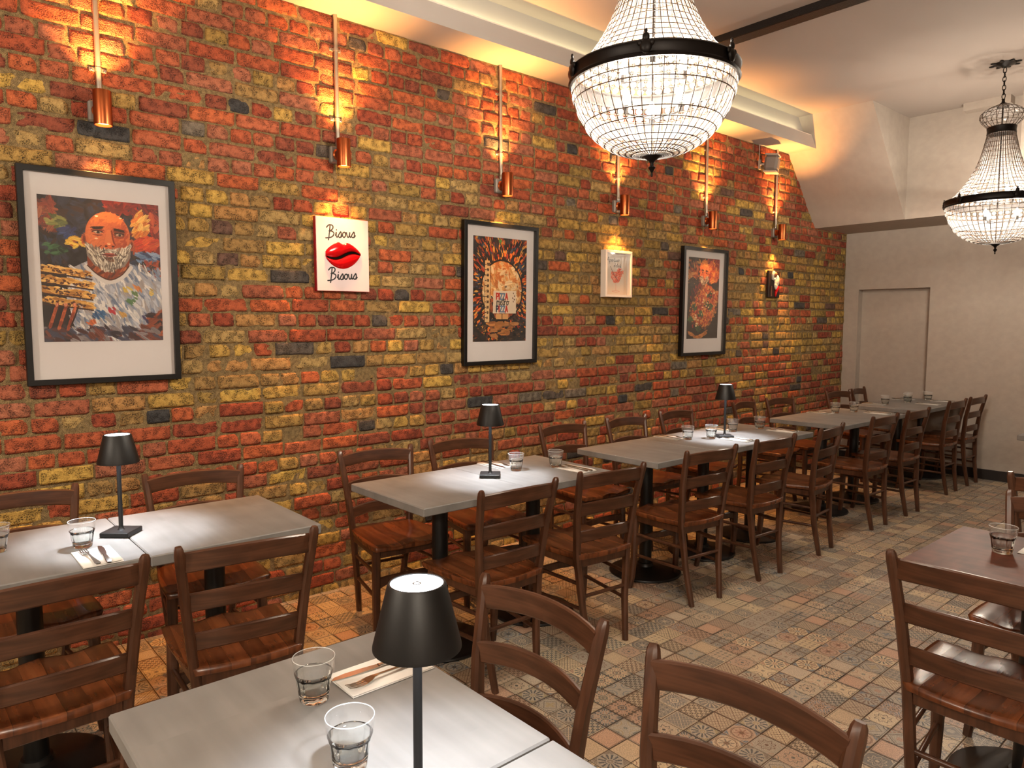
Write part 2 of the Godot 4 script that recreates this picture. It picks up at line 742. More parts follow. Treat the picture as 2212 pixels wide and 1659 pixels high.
func in_frame(p: Vector3) -> bool:   # only used to choose which pieces are near and in view enough to be separate parts
	var yaw := deg_to_rad(41.015)
	var d := p - EYE
	var fwd := d.x * sin(yaw) - d.z * cos(yaw)
	var right := d.x * cos(yaw) + d.z * sin(yaw)
	return fwd > 0.6 and absf(right / fwd) < 0.74 and absf(d.y + 0.087 * fwd) / fwd < 0.58


func tile_arrays(cell: int, turn: int, half: Vector2, c: Vector3, verts: PackedVector3Array, norms: PackedVector3Array, uvs: PackedVector2Array, idx: PackedInt32Array) -> void:
	var b := 0.0012
	var uv0 := Vector2((cell % 8) / 8.0, (cell / 8) / 8.0) + Vector2(0.0012, 0.0012)
	var us := 0.125 - 0.0024
	var corners := [Vector2(-1, -1), Vector2(1, -1), Vector2(1, 1), Vector2(-1, 1)]
	var top := []
	var low := []
	var tuv := []
	for k in 4:
		var q: Vector2 = corners[k]
		top.append(c + Vector3(q.x * (half.x - b), 0, q.y * (half.y - b)))
		low.append(c + Vector3(q.x * half.x, -0.003, q.y * half.y))
		var w: Vector2 = corners[(k + turn) % 4]
		tuv.append(uv0 + (w * 0.5 + Vector2(0.5, 0.5)) * us)
	var base := verts.size()
	for k in 4:
		verts.append(top[k])
		norms.append(Vector3.UP)
		uvs.append(tuv[k])
	for q in [0, 1, 2, 0, 2, 3]:
		idx.append(base + q)
	for k in 4:
		var j := (k + 1) % 4
		base = verts.size()
		var mid: Vector2 = (corners[k] + corners[j]) * 0.5
		var nn := Vector3(mid.x, 0.7, mid.y).normalized()
		for v in [top[k], low[k], low[j], top[j]]:
			verts.append(v)
			norms.append(nn)
			uvs.append(tuv[k])
		for q in [0, 1, 2, 0, 2, 3]:
			idx.append(base + q)


func mesh_from(verts: PackedVector3Array, norms: PackedVector3Array, uvs: PackedVector2Array, idx: PackedInt32Array, cols := PackedColorArray()) -> ArrayMesh:
	var a := []
	a.resize(Mesh.ARRAY_MAX)
	a[Mesh.ARRAY_VERTEX] = verts
	a[Mesh.ARRAY_NORMAL] = norms
	if uvs.size():
		a[Mesh.ARRAY_TEX_UV] = uvs
	if cols.size():
		a[Mesh.ARRAY_COLOR] = cols
	a[Mesh.ARRAY_INDEX] = idx
	var m := ArrayMesh.new()
	m.add_surface_from_arrays(Mesh.PRIMITIVE_TRIANGLES, a)
	return m


func build_floor() -> void:
	var root := structure("floor")
	root.transform = Transform3D(Basis(Vector3(0, 0, 1), -SLOPE), Vector3(0, fy(0.0), 0))
	var s := begin()
	box(s, Vector3(2.3, -0.0815, 2.95), Vector3(11.8, 0.16, 6.1), 0.0)
	build(s, "grout_bed", M.grout, root)
	var tm := mat("tile_print", Color(1, 1, 1), 0.42)
	tm.albedo_texture = tile_atlas()
	var cells := []
	var i0 := int((WALL_X0 - 0.038) / 0.1)
	for i in range(i0, 81):
		for j in 60:
			var z0 := 0.045 + (j - 1) * 0.1
			var lo := maxf(z0, 0.0)
			var c := Vector3(0.038 + i * 0.1 + 0.05, 0.0, (lo + z0 + 0.1) * 0.5)
			cells.append({"c": c, "h": Vector2(0.0485, (z0 + 0.1 - lo) * 0.5 - 0.0015), "cell": rng.randi_range(0, 63), "turn": rng.randi_range(0, 3), "d": c.distance_to(EYE) + (0.0 if in_frame(c) and j > 0 else 100.0)})
	cells.sort_custom(func(a, b): return a.d < b.d)
	var shared := {}
	var verts := PackedVector3Array()
	var norms := PackedVector3Array()
	var uvs := PackedVector2Array()
	var idx := PackedInt32Array()
	for k in cells.size():
		var t: Dictionary = cells[k]
		t.c.y = rng.randf_range(-0.0004, 0.0002)
		if k < 300:
			var key: int = t.cell * 4 + t.turn
			if not shared.has(key):
				var v := PackedVector3Array()
				var nn := PackedVector3Array()
				var u := PackedVector2Array()
				var ix := PackedInt32Array()
				tile_arrays(t.cell, t.turn, t.h, Vector3.ZERO, v, nn, u, ix)
				shared[key] = mesh_from(v, nn, u, ix)
			put(shared[key], "tile", tm, root).position = t.c
		else:
			tile_arrays(t.cell, t.turn, t.h, t.c, verts, norms, uvs, idx)
	put(mesh_from(verts, norms, uvs, idx), "tile_field", tm, root).set_meta("kind", "stuff")


# ---------------------------------------------------------------- brick wall

func brick_mesh(length: float, height: float, seed_: int) -> Array:
	var r := RandomNumberGenerator.new()
	r.seed = seed_
	var f := FastNoiseLite.new()
	f.seed = seed_
	f.frequency = 26.0
	f.fractal_octaves = 3
	var nx := 7 if length > 0.15 else 4
	var ny := 4
	var cut := [r.randf_range(0.0, 0.006), r.randf_range(0.0, 0.006), r.randf_range(0.0, 0.006), pow(r.randf(), 3.0) * 0.016]   # how far each corner is knocked off
	var verts := PackedVector3Array()
	var idx := PackedInt32Array()
	for j in ny + 1:
		for i in nx + 1:
			var u := 2.0 * i / nx - 1.0
			var v := 2.0 * j / ny - 1.0
			u = signf(u) * (1.0 - pow(1.0 - absf(u), 1.5))
			v = signf(v) * (1.0 - pow(1.0 - absf(v), 1.5))
			var x := u * length * 0.5
			var y := v * height * 0.5
			var edge := minf(length * 0.5 - absf(x), height * 0.5 - absf(y))
			var z := 0.0028 * f.get_noise_2d(x, y) - 0.0028 * pow(maxf(0.0, 1.0 - edge / 0.009), 2.0)
			if i == 0 or i == nx:
				x += 0.0026 * f.get_noise_2d(y * 1.3 + 5.0, 3.0) * 1.5
			if j == 0 or j == ny:
				y += 0.0024 * f.get_noise_2d(x * 1.3, 9.0) * 1.5
			var which := (1 if u > 0 else 0) + (2 if v > 0 else 0)
			var near := maxf(0.0, 1.0 - Vector2(length * 0.5 - absf(u) * length * 0.5, height * 0.5 - absf(v) * height * 0.5).length() / 0.02)
			x -= signf(u) * near * cut[which] * 0.8
			y -= signf(v) * near * cut[which] * 0.6
			z -= near * cut[which] * 0.35
			verts.append(Vector3(x, y, z))
	for j in ny:
		for i in nx:
			var a := j * (nx + 1) + i
			var b := a + nx + 1
			for q in [a, b, b + 1, a, b + 1, a + 1]:
				idx.append(q)
	var rim := []
	for i in nx + 1:
		rim.append(i)
	for j in range(1, ny + 1):
		rim.append(j * (nx + 1) + nx)
	for i in range(nx - 1, -1, -1):
		rim.append(ny * (nx + 1) + i)
	for j in range(ny - 1, 0, -1):
		rim.append(j * (nx + 1))
	var start := verts.size()
	for k in rim:
		var p := verts[k]
		verts.append(Vector3(p.x, p.y, -0.035))
	for k in rim.size():
		var k2 := (k + 1) % rim.size()
		for q in [rim[k], rim[k2], start + k2, rim[k], start + k2, start + k]:
			idx.append(q)
	var norms := PackedVector3Array()
	norms.resize(verts.size())
	for t in range(0, idx.size(), 3):
		var n := (verts[idx[t + 2]] - verts[idx[t]]).cross(verts[idx[t + 1]] - verts[idx[t]])
		for q in 3:
			norms[idx[t + q]] += n
	for k in norms.size():
		norms[k] = norms[k].normalized()
	return [verts, norms, idx]


func yellow_share(x: float, y: float) -> float:   # how many of the bricks are yellow stocks, read off the wall
	if y > 2.62:
		return 0.03
	if y > 2.32:
		return 0.16 if x < 6.0 else 0.3
	if x < 0.5:
		return 0.32
	if y > 2.12:
		return 0.55 if x > 1.0 else 0.35
	if y > 1.70:
		return 0.75 if x > 1.1 else 0.45
	if y > 1.42:
		return 0.14 if x > 1.5 and x < 2.9 else 0.66
	if y > 1.15:
		return 0.85 if x > 1.0 else 0.4
	if y > 0.95:
		return 0.42
	if y > 0.72:
		return 0.3
	return 0.5 if x > 1.0 else 0.3


func build_brick_wall() -> void:
	var root := structure("wall_left")
	# mortar bed: a thick slab with a lumpy, raked face
	var f := FastNoiseLite.new()
	f.seed = 5
	f.frequency = 9.0
	f.fractal_octaves = 4
	var verts := PackedVector3Array()
	var norms := PackedVector3Array()
	var idx := PackedInt32Array()
	var stepx := 0.028
	var nx := int((WALL_X1 + 0.12 - WALL_X0) / stepx)
	var y0 := -0.12
	var ny := 120
	for j in ny + 1:
		for i in nx + 1:
			var x := WALL_X0 + i * stepx
			var y := y0 + (SOFFIT_Y + 0.04 - y0) * j / ny
			verts.append(Vector3(x, y, 0.0028 + 0.0062 * f.get_noise_2d(x, y)))
			norms.append(Vector3.ZERO)
	for j in ny:
		for i in nx:
			var a := j * (nx + 1) + i
			var b := a + nx + 1
			for q in [a, b, b + 1, a, b + 1, a + 1]:
				idx.append(q)
	for t in range(0, idx.size(), 3):
		var n := (verts[idx[t + 2]] - verts[idx[t]]).cross(verts[idx[t + 1]] - verts[idx[t]])
		for q in 3:
			norms[idx[t + q]] += n
	for k in norms.size():
		norms[k] = norms[k].normalized()
	put(mesh_from(verts, norms, PackedVector2Array(), idx), "mortar", M.mortar, root)
	var s := begin()
	box(s, Vector3((ROOM_X0 + WALL_X1 + 0.12) * 0.5, 1.6, -0.08), Vector3(WALL_X1 - ROOM_X0 + 0.12, 3.7, 0.12), 0.0)
	build(s, "wall_core", M.mortar, root)
	# courses in English bond: a course of stretchers, a course of headers
	var shapes := {"s": [], "h": []}
	for k in 9:
		shapes.s.append(brick_mesh(0.213, 0.0645, 100 + k))
		shapes.h.append(brick_mesh(0.1015, 0.0645, 200 + k))
	var meshes := {"s": [], "h": []}
	for key in ["s", "h"]:
		for sh in shapes[key]:
			meshes[key].append(mesh_from(sh[0], sh[1], PackedVector2Array(), sh[2]))
	var bricks := []
	var course := 0.0757
	var rows := 42
	for row in rows:
		var y: float = SOFFIT_Y - 0.036 - row * course
		var x: float = WALL_X0 + rng.randf_range(0.0, 0.02) + (0.056 if row % 2 == 0 else 0.0)
		while x < WALL_X1 - 0.03:
			var long_one := row % 2 == 0
			if rng.randf() < 0.1:
				long_one = not long_one
			var full: float = (0.213 if long_one else 0.1015) * rng.randf_range(0.955, 1.03)
			var length := minf(full, WALL_X1 - 0.004 - x)
			if length < 0.03:
				break
			if y - 0.033 > fy(x) - 0.06:
				bricks.append({"c": Vector3(x + length * 0.5, y + 0.0035 * sin(x * 1.7 + row * 2.1) + rng.randf_range(-0.0018, 0.0018), 0.0), "l": length, "k": "s" if long_one else "h", "row": row})
			x += full + rng.randf_range(0.0085, 0.0145)
	for b in bricks:
		b.base = 0.213 if b.k == "s" else 0.1015
		b.v = rng.randi_range(0, 8)
		b.flip = 1.0 if rng.randf() < 0.5 else -1.0
		b.tall = rng.randf_range(0.965, 1.03)
		b.c.z = 0.0085 + rng.randf_range(-0.0035, 0.004)
		b.tilt = rng.randf_range(-0.008, 0.008)
		var roll := rng.randf()
		var share := yellow_share(b.c.x, b.c.y)
		share = clampf(share + 0.25 * sin(b.c.x * 3.1 + b.row * 5.7), 0.02, 0.95)
		b.kind = "yellow" if rng.randf() < share else "red"
		if roll < 0.035:
			b.kind = "dark"
		b.tone = rng.randi_range(0, M[b.kind + "s"].size() - 1)
		if b.kind == "yellow":
			b.c.z += rng.randf_range(-0.003, 0.001)
		b.d = b.c.distance_to(EYE) * (1.0 if b.k == "s" else 1.15) + (0.0 if in_frame(b.c) else 100.0)
	# burnt headers and soot-dark stretchers at the places where the wall has them
	for q in [[1.41, 2.61], [2.06, 0.93], [0.99, 0.99], [1.28, 1.93], [1.97, 1.32], [4.16, 2.72], [2.02, 3.0], [2.63, 2.9], [5.72, 2.62], [1.55, 1.72], [3.6, 1.02], [6.9, 2.0], [1.62, 1.36], [5.85, 1.56], [2.9, 1.0], [4.5, 0.97]]:
		var best: Dictionary = bricks[0]
		for b in bricks:
			if Vector2(b.c.x - q[0], b.c.y - q[1]).length() < Vector2(best.c.x - q[0], best.c.y - q[1]).length():
				best = b
		best.kind = "dark"
		best.tone = int(q[0] * 10) % 5
	bricks.sort_custom(func(a, b): return a.d < b.d)
	var made := {"red": 0, "yellow": 0, "dark": 0}
	var rest := {"red": [], "yellow": [], "dark": []}
	for b in bricks:
		b.xf = Transform3D(Basis(Vector3(0, 0, 1), b.tilt) * Basis.from_scale(Vector3(b.l / b.base, b.tall, 1.0)), b.c)
		if made[b.kind] < 300 and b.d < 90.0:
			made[b.kind] += 1
			put(meshes[b.k][b.v], b.kind + "_brick", M["%s_clay_%d" % [b.kind, b.tone]], root).transform = b.xf
		else:
			rest[b.kind].append(b)
	for kind in rest:   # past 300 of a kind: joined
		if rest[kind].size() == 0:
			continue
		verts = PackedVector3Array()
		norms = PackedVector3Array()
		idx = PackedInt32Array()
		var cols := PackedColorArray()
		for b in rest[kind]:
			var sh: Array = shapes[b.k][b.v]
			var base := verts.size()
			var tint: Color = M[b.kind + "s"][b.tone].lightened(0.06).srgb_to_linear()
			for k in sh[0].size():
				verts.append(b.xf * sh[0][k])
				norms.append((b.xf.basis * sh[1][k]).normalized())
				cols.append(tint)
			for q in sh[2]:
				idx.append(base + q)
		put(mesh_from(verts, norms, PackedVector2Array(), idx, cols), kind + "_brick_field", M[kind + "_clay_field"], root).set_meta("kind", "stuff")


# ---------------------------------------------------------------- plaster shell

func prism(s: SurfaceTool, outline: Array, z0: float, z1: float) -> void:   # a convex outline in x and y, drawn out along z
	s.set_smooth_group(-1)
	var mid := Vector3.ZERO
	for p in outline:
		mid += Vector3(p.x, p.y, (z0 + z1) * 0.5)
	mid /= outline.size()
	var a := []
	var b := []
	for p in outline:
		a.append(Vector3(p.x, p.y, z0))
		b.append(Vector3(p.x, p.y, z1))
	face(s, a, mid)
	face(s, b, mid)
	for k in outline.size():
		var j := (k + 1) % outline.size()
		face(s, [a[k], a[j], b[j], b[k]], mid)


func build_shell() -> void:
	var zr := 6.0
	shell(slab(Vector3(ROOM_X0 - 0.1, CEIL_Y, 0.2), Vector3(WALL_X1 + 0.2, CEIL_Y + 0.15, zr + 0.1)), "ceiling", M.ceiling_paint)
	# lowered soffit along the brick wall, its upstand and the fascia above
	shell(slab(Vector3(ROOM_X0 - 0.1, SOFFIT_Y, -0.05), Vector3(6.9, 3.243, 0.283)), "ceiling", M.boxing_paint)
	shell(slab(Vector3(ROOM_X0 - 0.1, 3.243, -0.05), Vector3(6.8, CEIL_Y, 0.215)), "ceiling", M.boxing_paint)
	shell(slab(Vector3(ROOM_X0, 3.2435, 0.271), Vector3(6.66, 3.25, 0.284), 0.001), "trim_1", M.frame_white)
	# sloping bulkhead in the corner, flat one beside it
	var s := begin()
	prism(s, [Vector2(6.53, CEIL_Y), Vector2(7.335, 2.465), Vector2(WALL_X1 + 0.1, 2.465), Vector2(WALL_X1 + 0.1, CEIL_Y)], -0.03, 0.885)
	shell(s, "ceiling", M.wall_paint)
	shell(slab(Vector3(7.345, 2.465, 0.8), Vector3(WALL_X1 + 0.1, CEIL_Y, zr)), "wall_back_upper", M.wall_paint)
	shell(slab(Vector3(7.23, 3.335, 1.365), Vector3(7.36, CEIL_Y, 1.72)), "trim_2", M.wall_paint)
	shell(slab(Vector3(6.98, 2.465, 1.87), Vector3(7.36, CEIL_Y, zr)), "wall_back_upper", M.wall_paint)
	# end wall with its blind doorway
	var x0 := WALL_X1
	shell(slab(Vector3(x0, -0.2, -0.05), Vector3(x0 + 0.2, 2.5, 0.158)), "wall_back", M.wall_paint)
	shell(slab(Vector3(x0, -0.2, 0.877), Vector3(x0 + 0.2, 2.5, zr)), "wall_back", M.wall_paint)
	shell(slab(Vector3(x0, 1.847, 0.158), Vector3(x0 + 0.2, 2.5, 0.877)), "wall_back", M.wall_paint)
	shell(slab(Vector3(x0 + 0.1, -0.2, 0.15), Vector3(x0 + 0.22, 1.86, 0.885)), "wall_back_niche", M.wall_paint)
	shell(slab(Vector3(x0 - 0.012, -0.075, 0.877), Vector3(x0 + 0.01, 0.045, zr), 0.003), "baseboard_back", M.skirting)
	shell(slab(Vector3(x0 - 0.012, -0.075, 0.012), Vector3(x0 + 0.01, 0.045, 0.158), 0.003), "baseboard_back", M.skirting)
	# the sides of the room behind the camera
	shell(slab(Vector3(ROOM_X0 - 0.15, -0.2, zr), Vector3(WALL_X1 + 0.2, CEIL_Y + 0.1, zr + 0.15)), "wall_right", M.wall_paint)
	shell(slab(Vector3(ROOM_X0 - 0.15, -0.2, -0.1), Vector3(ROOM_X0, CEIL_Y + 0.1, zr + 0.1)), "wall_front", M.wall_paint)
	# boxed steel beam across the ceiling
	shell(slab(Vector3(4.29, 3.35, 0.215), Vector3(4.4, CEIL_Y + 0.02, zr), 0.004), "trim_3", M.beam_paint)


# ---------------------------------------------------------------- chairs and tables

func rear_leg_at(y: float) -> Vector2:   # (distance from the middle, depth) of a rear leg at a height
	var ys := [0.0, 0.2, 0.44, 0.65, 0.852]
	var zs := [0.196, 0.166, 0.15, 0.172, 0.215]
	for i in 4:
		if y <= ys[i + 1]:
			return Vector2(0.113 + 0.102 * y, lerpf(zs[i], zs[i + 1], (y - ys[i]) / (ys[i + 1] - ys[i])))
	return Vector2(0.2, 0.215)


func make_chair() -> Node3D:
	var root := Node3D.new()
	var w: Material = M.stained_wood
	# seat: a saddled board, wider in front, with thigh hollows
	var s := begin()
	var n := 14
	var top := []
	var low := []
	for j in n + 1:
		var rt := []
		var rl := []
		for i in n + 1:
			var u := 2.0 * i / n - 1.0
			var v := 2.0 * j / n - 1.0
			u = signf(u) * (1.0 - pow(1.0 - absf(u), 1.4))
			v = signf(v) * (1.0 - pow(1.0 - absf(v), 1.4))
			var k := 0.3
			var px := u * sqrt(1.0 - k * v * v * 0.5)
			var pz := v * sqrt(1.0 - k * u * u * 0.5)
			var z := -0.022 + pz * 0.2 * 1.06
			var half := lerpf(0.208, 0.168, (pz + 1.0) * 0.5) * 1.05
			var edge := maxf(absf(u), absf(v))
			var dish := 0.013 * maxf(0.0, 1.0 - u * u * 1.3) * maxf(0.0, 1.0 - pow((v - 0.3) / 0.75, 2.0))
			var thigh := 0.012 * exp(-pow((absf(u) - 0.42) / 0.24, 2.0)) * smoothstep(0.1, -0.9, v)
			var y := 0.462 - dish - thigh - 0.005 * pow(edge, 12.0)
			rt.append(Vector3(px * half, y, z))
			rl.append(Vector3(px * half * 0.965, 0.434, z * 0.985))
		top.append(rt)
		low.append(rl)
	for j in n:
		for i in n:
			s.set_smooth_group(1)
			quad_towards(s, top[j][i], top[j][i + 1], top[j + 1][i + 1], top[j + 1][i], Vector3.UP)
			s.set_smooth_group(2)
			quad_towards(s, low[j][i], low[j][i + 1], low[j + 1][i + 1], low[j + 1][i], Vector3.DOWN)
	s.set_smooth_group(1)
	for i in n:
		quad_towards(s, top[0][i], top[0][i + 1], low[0][i + 1], low[0][i], Vector3(0, 0, -1))
		quad_towards(s, top[n][i], top[n][i + 1], low[n][i + 1], low[n][i], Vector3(0, 0, 1))
		quad_towards(s, top[i][0], top[i + 1][0], low[i + 1][0], low[i][0], Vector3(-1, 0, 0))
		quad_towards(s, top[i][n], top[i + 1][n], low[i + 1][n], low[i][n], Vector3(1, 0, 0))
	build(s, "seat", M.seat_wood, root)
	for sg in [-1.0, 1.0]:
		# rear leg runs on as the post of the back, rounded at its top
		s = begin()
		var path := []
		var half := []
		for y in [0.0, 0.1, 0.2, 0.32, 0.44, 0.55, 0.65, 0.75, 0.825, 0.843, 0.852]:
			var p := rear_leg_at(y)
			path.append(Vector3(sg * p.x, y, p.y))
			var d := 0.0195 - 0.0055 * absf(y - 0.42) / 0.42
			half.append(Vector2(0.0142 - (0.0015 if y < 0.05 else 0.0), d))
		half[9] = Vector2(0.0125, 0.012)
		half[10] = Vector2(0.009, 0.007)
		sweep(s, path, half, Vector3.RIGHT)
		build(s, "rear_leg", w, root)
		s = begin()
		sweep(s, [Vector3(sg * 0.186, 0, -0.197), Vector3(sg * 0.18, 0.07, -0.184), Vector3(sg * 0.176, 0.18, -0.176), Vector3(sg * 0.174, 0.3, -0.174), Vector3(sg * 0.172, 0.436, -0.172)], [Vector2(0.0135, 0.0135), Vector2(0.0155, 0.0155), Vector2(0.0175, 0.0175), Vector2(0.0185, 0.0185), Vector2(0.019, 0.019)], Vector3.RIGHT)
		build(s, "leg", w, root)
		for y in [0.195, 0.315]:
			s = begin()
			var p := rear_leg_at(y)
			tube(s, [Vector3(sg * p.x, y, p.y), Vector3(sg * (p.x + 0.176) * 0.5, y + 0.002, -0.005), Vector3(sg * 0.175, y + 0.004, -0.176)], 0.0092, 8)
			build(s, "side_rung", w, root)
		s = begin()
		var q := rear_leg_at(0.41)
		sweep(s, [Vector3(sg * 0.172, 0.412, -0.16), Vector3(sg * q.x, 0.412, q.y - 0.01)], [Vector2(0.009, 0.02), Vector2(0.009, 0.02)], Vector3.RIGHT)
		build(s, "apron", w, root)
	s = begin()
	box(s, Vector3(0, 0.412, -0.172), Vector3(0.31, 0.042, 0.018), 0.003)
	build(s, "apron", w, root)
	s = begin()
	box(s, Vector3(0, 0.412, 0.15), Vector3(0.285, 0.042, 0.018), 0.003)
	build(s, "apron", w, root)
	s = begin()
	var pr := rear_leg_at(0.255)
	tube(s, [Vector3(-pr.x, 0.255, pr.y), Vector3(pr.x, 0.255, pr.y)], 0.0095, 8)
	build(s, "rear_rung", w, root)
	s = begin()
	sweep(s, [Vector3(-0.165, 0.268, -0.176), Vector3(-0.12, 0.279, -0.176), Vector3(0, 0.284, -0.176), Vector3(0.12, 0.279, -0.176), Vector3(0.165, 0.268, -0.176)], [Vector2(0.026, 0.008), Vector2(0.02, 0.008), Vector2(0.018, 0.008), Vector2(0.02, 0.008), Vector2(0.026, 0.008)], Vector3.UP)
	build(s, "front_stretcher", w, root)
	for q in [[0.797, 0.031], [0.664, 0.0285], [0.535, 0.028]]:
		s = begin()
		var path := []
		var half := []
		var p := rear_leg_at(q[0])
		for k in 11:
			var u := (k - 5) / 5.0
			path.append(Vector3(u * (p.x - 0.004), q[0] + 0.013 * (1.0 - u * u), p.y + 0.034 * (1.0 - u * u) - 0.004))
			half.append(Vector2(q[1], 0.0068))
		sweep(s, path, half, Vector3.UP, 0.3)
		build(s, "slat", M.slat_wood, root)
	return root


func make_table(top: Material) -> Node3D:
	var root := Node3D.new()
	var s := begin()
	box(s, Vector3(0, 0.732, 0), Vector3(0.588, 0.036, 0.606), 0.0035)
	build(s, "tabletop", top, root)
	s = begin()
	lathe(s, [Vector2(0.037, 0.03), Vector2(0.037, 0.705)], 20)
	build(s, "column", M.cast_iron, root)
	s = begin()
	lathe(s, [Vector2(0, 0), Vector2(0.215, 0), Vector2(0.217, 0.006), Vector2(0.213, 0.013), Vector2(0.195, 0.019), Vector2(0.07, 0.034), Vector2(0.052, 0.041), Vector2(0.046, 0.058), Vector2(0.037, 0.06)], 40)
	build(s, "base", M.cast_iron, root)
	s = begin()
	box(s, Vector3(0, 0.708, 0), Vector3(0.34, 0.011, 0.05), 0.002)
	box(s, Vector3(0, 0.7075, 0), Vector3(0.05, 0.011, 0.34), 0.002)
	build(s, "bracket", M.cast_iron, root)
	return root


func build_tables_and_chairs() -> void:
	var proto := make_table(M.grey_top)
	var brown := make_table(M.brown_top)
	var pairs := "grey square pedestal tables"
	var tables := [
		[0.2925, 0.886, "grey pedestal table under portrait of man holding bread, laid with tumbler and napkin"],
		[0.8835, 0.888, "bare grey pedestal table joined to one under the bread portrait, facing the lips picture"],
		[1.886, 0.953, "bare grey pedestal table under the lips picture, its open end facing the bread portrait"],
		[2.476, 0.953, "grey pedestal table with two tumblers, joined to bare one under the lips picture"],
		[3.408, 0.957, "bare grey pedestal table below the chef picture, end of the joined row of three"],
		[4.0, 0.957, "middle grey pedestal table of joined row of three under the cocktail print"],
		[4.594, 0.957, "grey pedestal table with two tumblers, end of joined three towards the pizza portrait"],
		[5.667, 0.955, "bare grey pedestal table under the portrait of the man with pizza"],
		[6.258, 0.955, "grey pedestal table with two tumblers under the small carved dancer plaque"],
		[7.19, 0.957, "grey pedestal table of the last pair, beside the white end wall, nearer the plaque"],
		[7.781, 0.957, "grey pedestal table of the last pair, pushed up to the white end wall"],
		[0.563, 2.451, "grey pedestal table in mid room with black lamp on its edge and two tumblers"],
		[0.563, 3.062, "grey pedestal table joined to the mid-room lamp table, white napkin on its corner"],
		[6.15, 2.535, "grey pedestal table alone across the aisle from the pizza portrait"],
	]
	for t in tables:
		var o: Node3D = proto.duplicate()
		o.name = numbered("pedestal_table")
		add_child(o)
		tag(o, t[2], "table", pairs)
		stand(o, t[0], t[1])
	brown.name = numbered("brown_table")
	add_child(brown)
	tag(brown, "brown wooden pedestal table across the aisle with one tumbler on it", "table")
	stand(brown, 2.703, 3.068)
	proto.free()
	var chair := make_chair()
	var chairs := [
		# aisle side of the wall tables, backs to the aisle
		[0.295, 1.29, 0.02, "dark ladder-back chair on aisle side of the table laid under the bread portrait"],
		[0.815, 1.30, -0.13, "dark ladder-back chair on aisle side of the bare table beside the bread portrait"],
		[1.90, 1.29, -0.02, "dark ladder-back chair on aisle side of the bare table under the lips picture"],
		[2.475, 1.30, -0.09, "dark ladder-back chair on aisle side of the tumbler table next to the lips picture"],
		[3.285, 1.29, -0.1, "dark ladder-back chair on aisle side of the bare end of the row of three"],
		[3.905, 1.31, -0.05, "dark ladder-back chair on aisle side of the middle table under the cocktail print"],
		[4.61, 1.30, 0.1, "dark ladder-back chair on aisle side of the row of three, towards pizza portrait"],
		[5.51, 1.29, -0.04, "dark ladder-back chair on aisle side of the bare table under the pizza portrait"],
		[6.12, 1.30, -0.03, "dark ladder-back chair on aisle side of the tumbler table under the plaque"],
		[7.17, 1.25, -0.02, "dark ladder-back chair on aisle side of the last pair, away from end wall"],
		[7.73, 1.25, -0.03, "dark ladder-back chair on aisle side, standing next to the white end wall"],
		# wall side, backs to the bricks
		[0.33, 0.545, PI, "brown ladder-back chair against the bricks under the bread portrait, behind laid table"],
		[0.965, 0.555, PI - 0.1, "brown ladder-back chair against the bricks behind the bare table beside bread portrait"],
		[1.87, 0.575, PI - 0.12, "glossy ladder-back chair against the bricks under the lips picture"],
		[2.42, 0.575, PI - 0.15, "dark ladder-back chair against the bricks between lips picture and chef picture"],
		[3.325, 0.52, PI - 0.05, "dark ladder-back chair against the bricks right below the chef picture"],
		[3.945, 0.545, PI - 0.04, "glossy ladder-back chair against the bricks under the cocktail print"],
		[4.57, 0.525, PI, "dark ladder-back chair against the bricks between cocktail print and pizza portrait"],
		[5.6, 0.5, PI + 0.1, "dark ladder-back chair against the bricks under the pizza portrait"],
		[6.12, 0.53, PI - 0.1, "dark ladder-back chair against the bricks between pizza portrait and carved plaque"],
		[7.22, 0.56, PI - 0.15, "dark ladder-back chair against the bricks in the corner, before the end wall"],
		[7.76, 0.55, PI + 0.1, "dark ladder-back chair in the corner, standing before the blind doorway"],
		# around the tables in the room
		[0.92, 2.435, PI / 2 + 0.03, "dark ladder-back chair at end of mid-room table, drawn up beside the black lamp"],
		[0.925, 2.985, PI / 2 + 0.06, "dark ladder-back chair at mid-room table beside the tumbler-free napkin corner"],
		[2.355, 3.035, -PI / 2, "dark ladder-back chair at the brown table, its back to the mid-room lamp table"],
		[3.10, 3.03, PI / 2, "dark ladder-back chair tucked under far side of the brown table"],
		[3.95, 2.925, -PI / 2, "dark ladder-back chair standing back to back behind the brown table's chair"],
	]
	for k in chairs.size():
		var q: Array = chairs[k]
		var o: Node3D = chair.duplicate()
		o.name = numbered("ladder_back_chair")
		add_child(o)
		tag(o, q[3], "chair", "wooden ladder-back chairs")
		stand(o, q[0], q[1], q[2])
	chair.free()


# ---------------------------------------------------------------- things on the tables

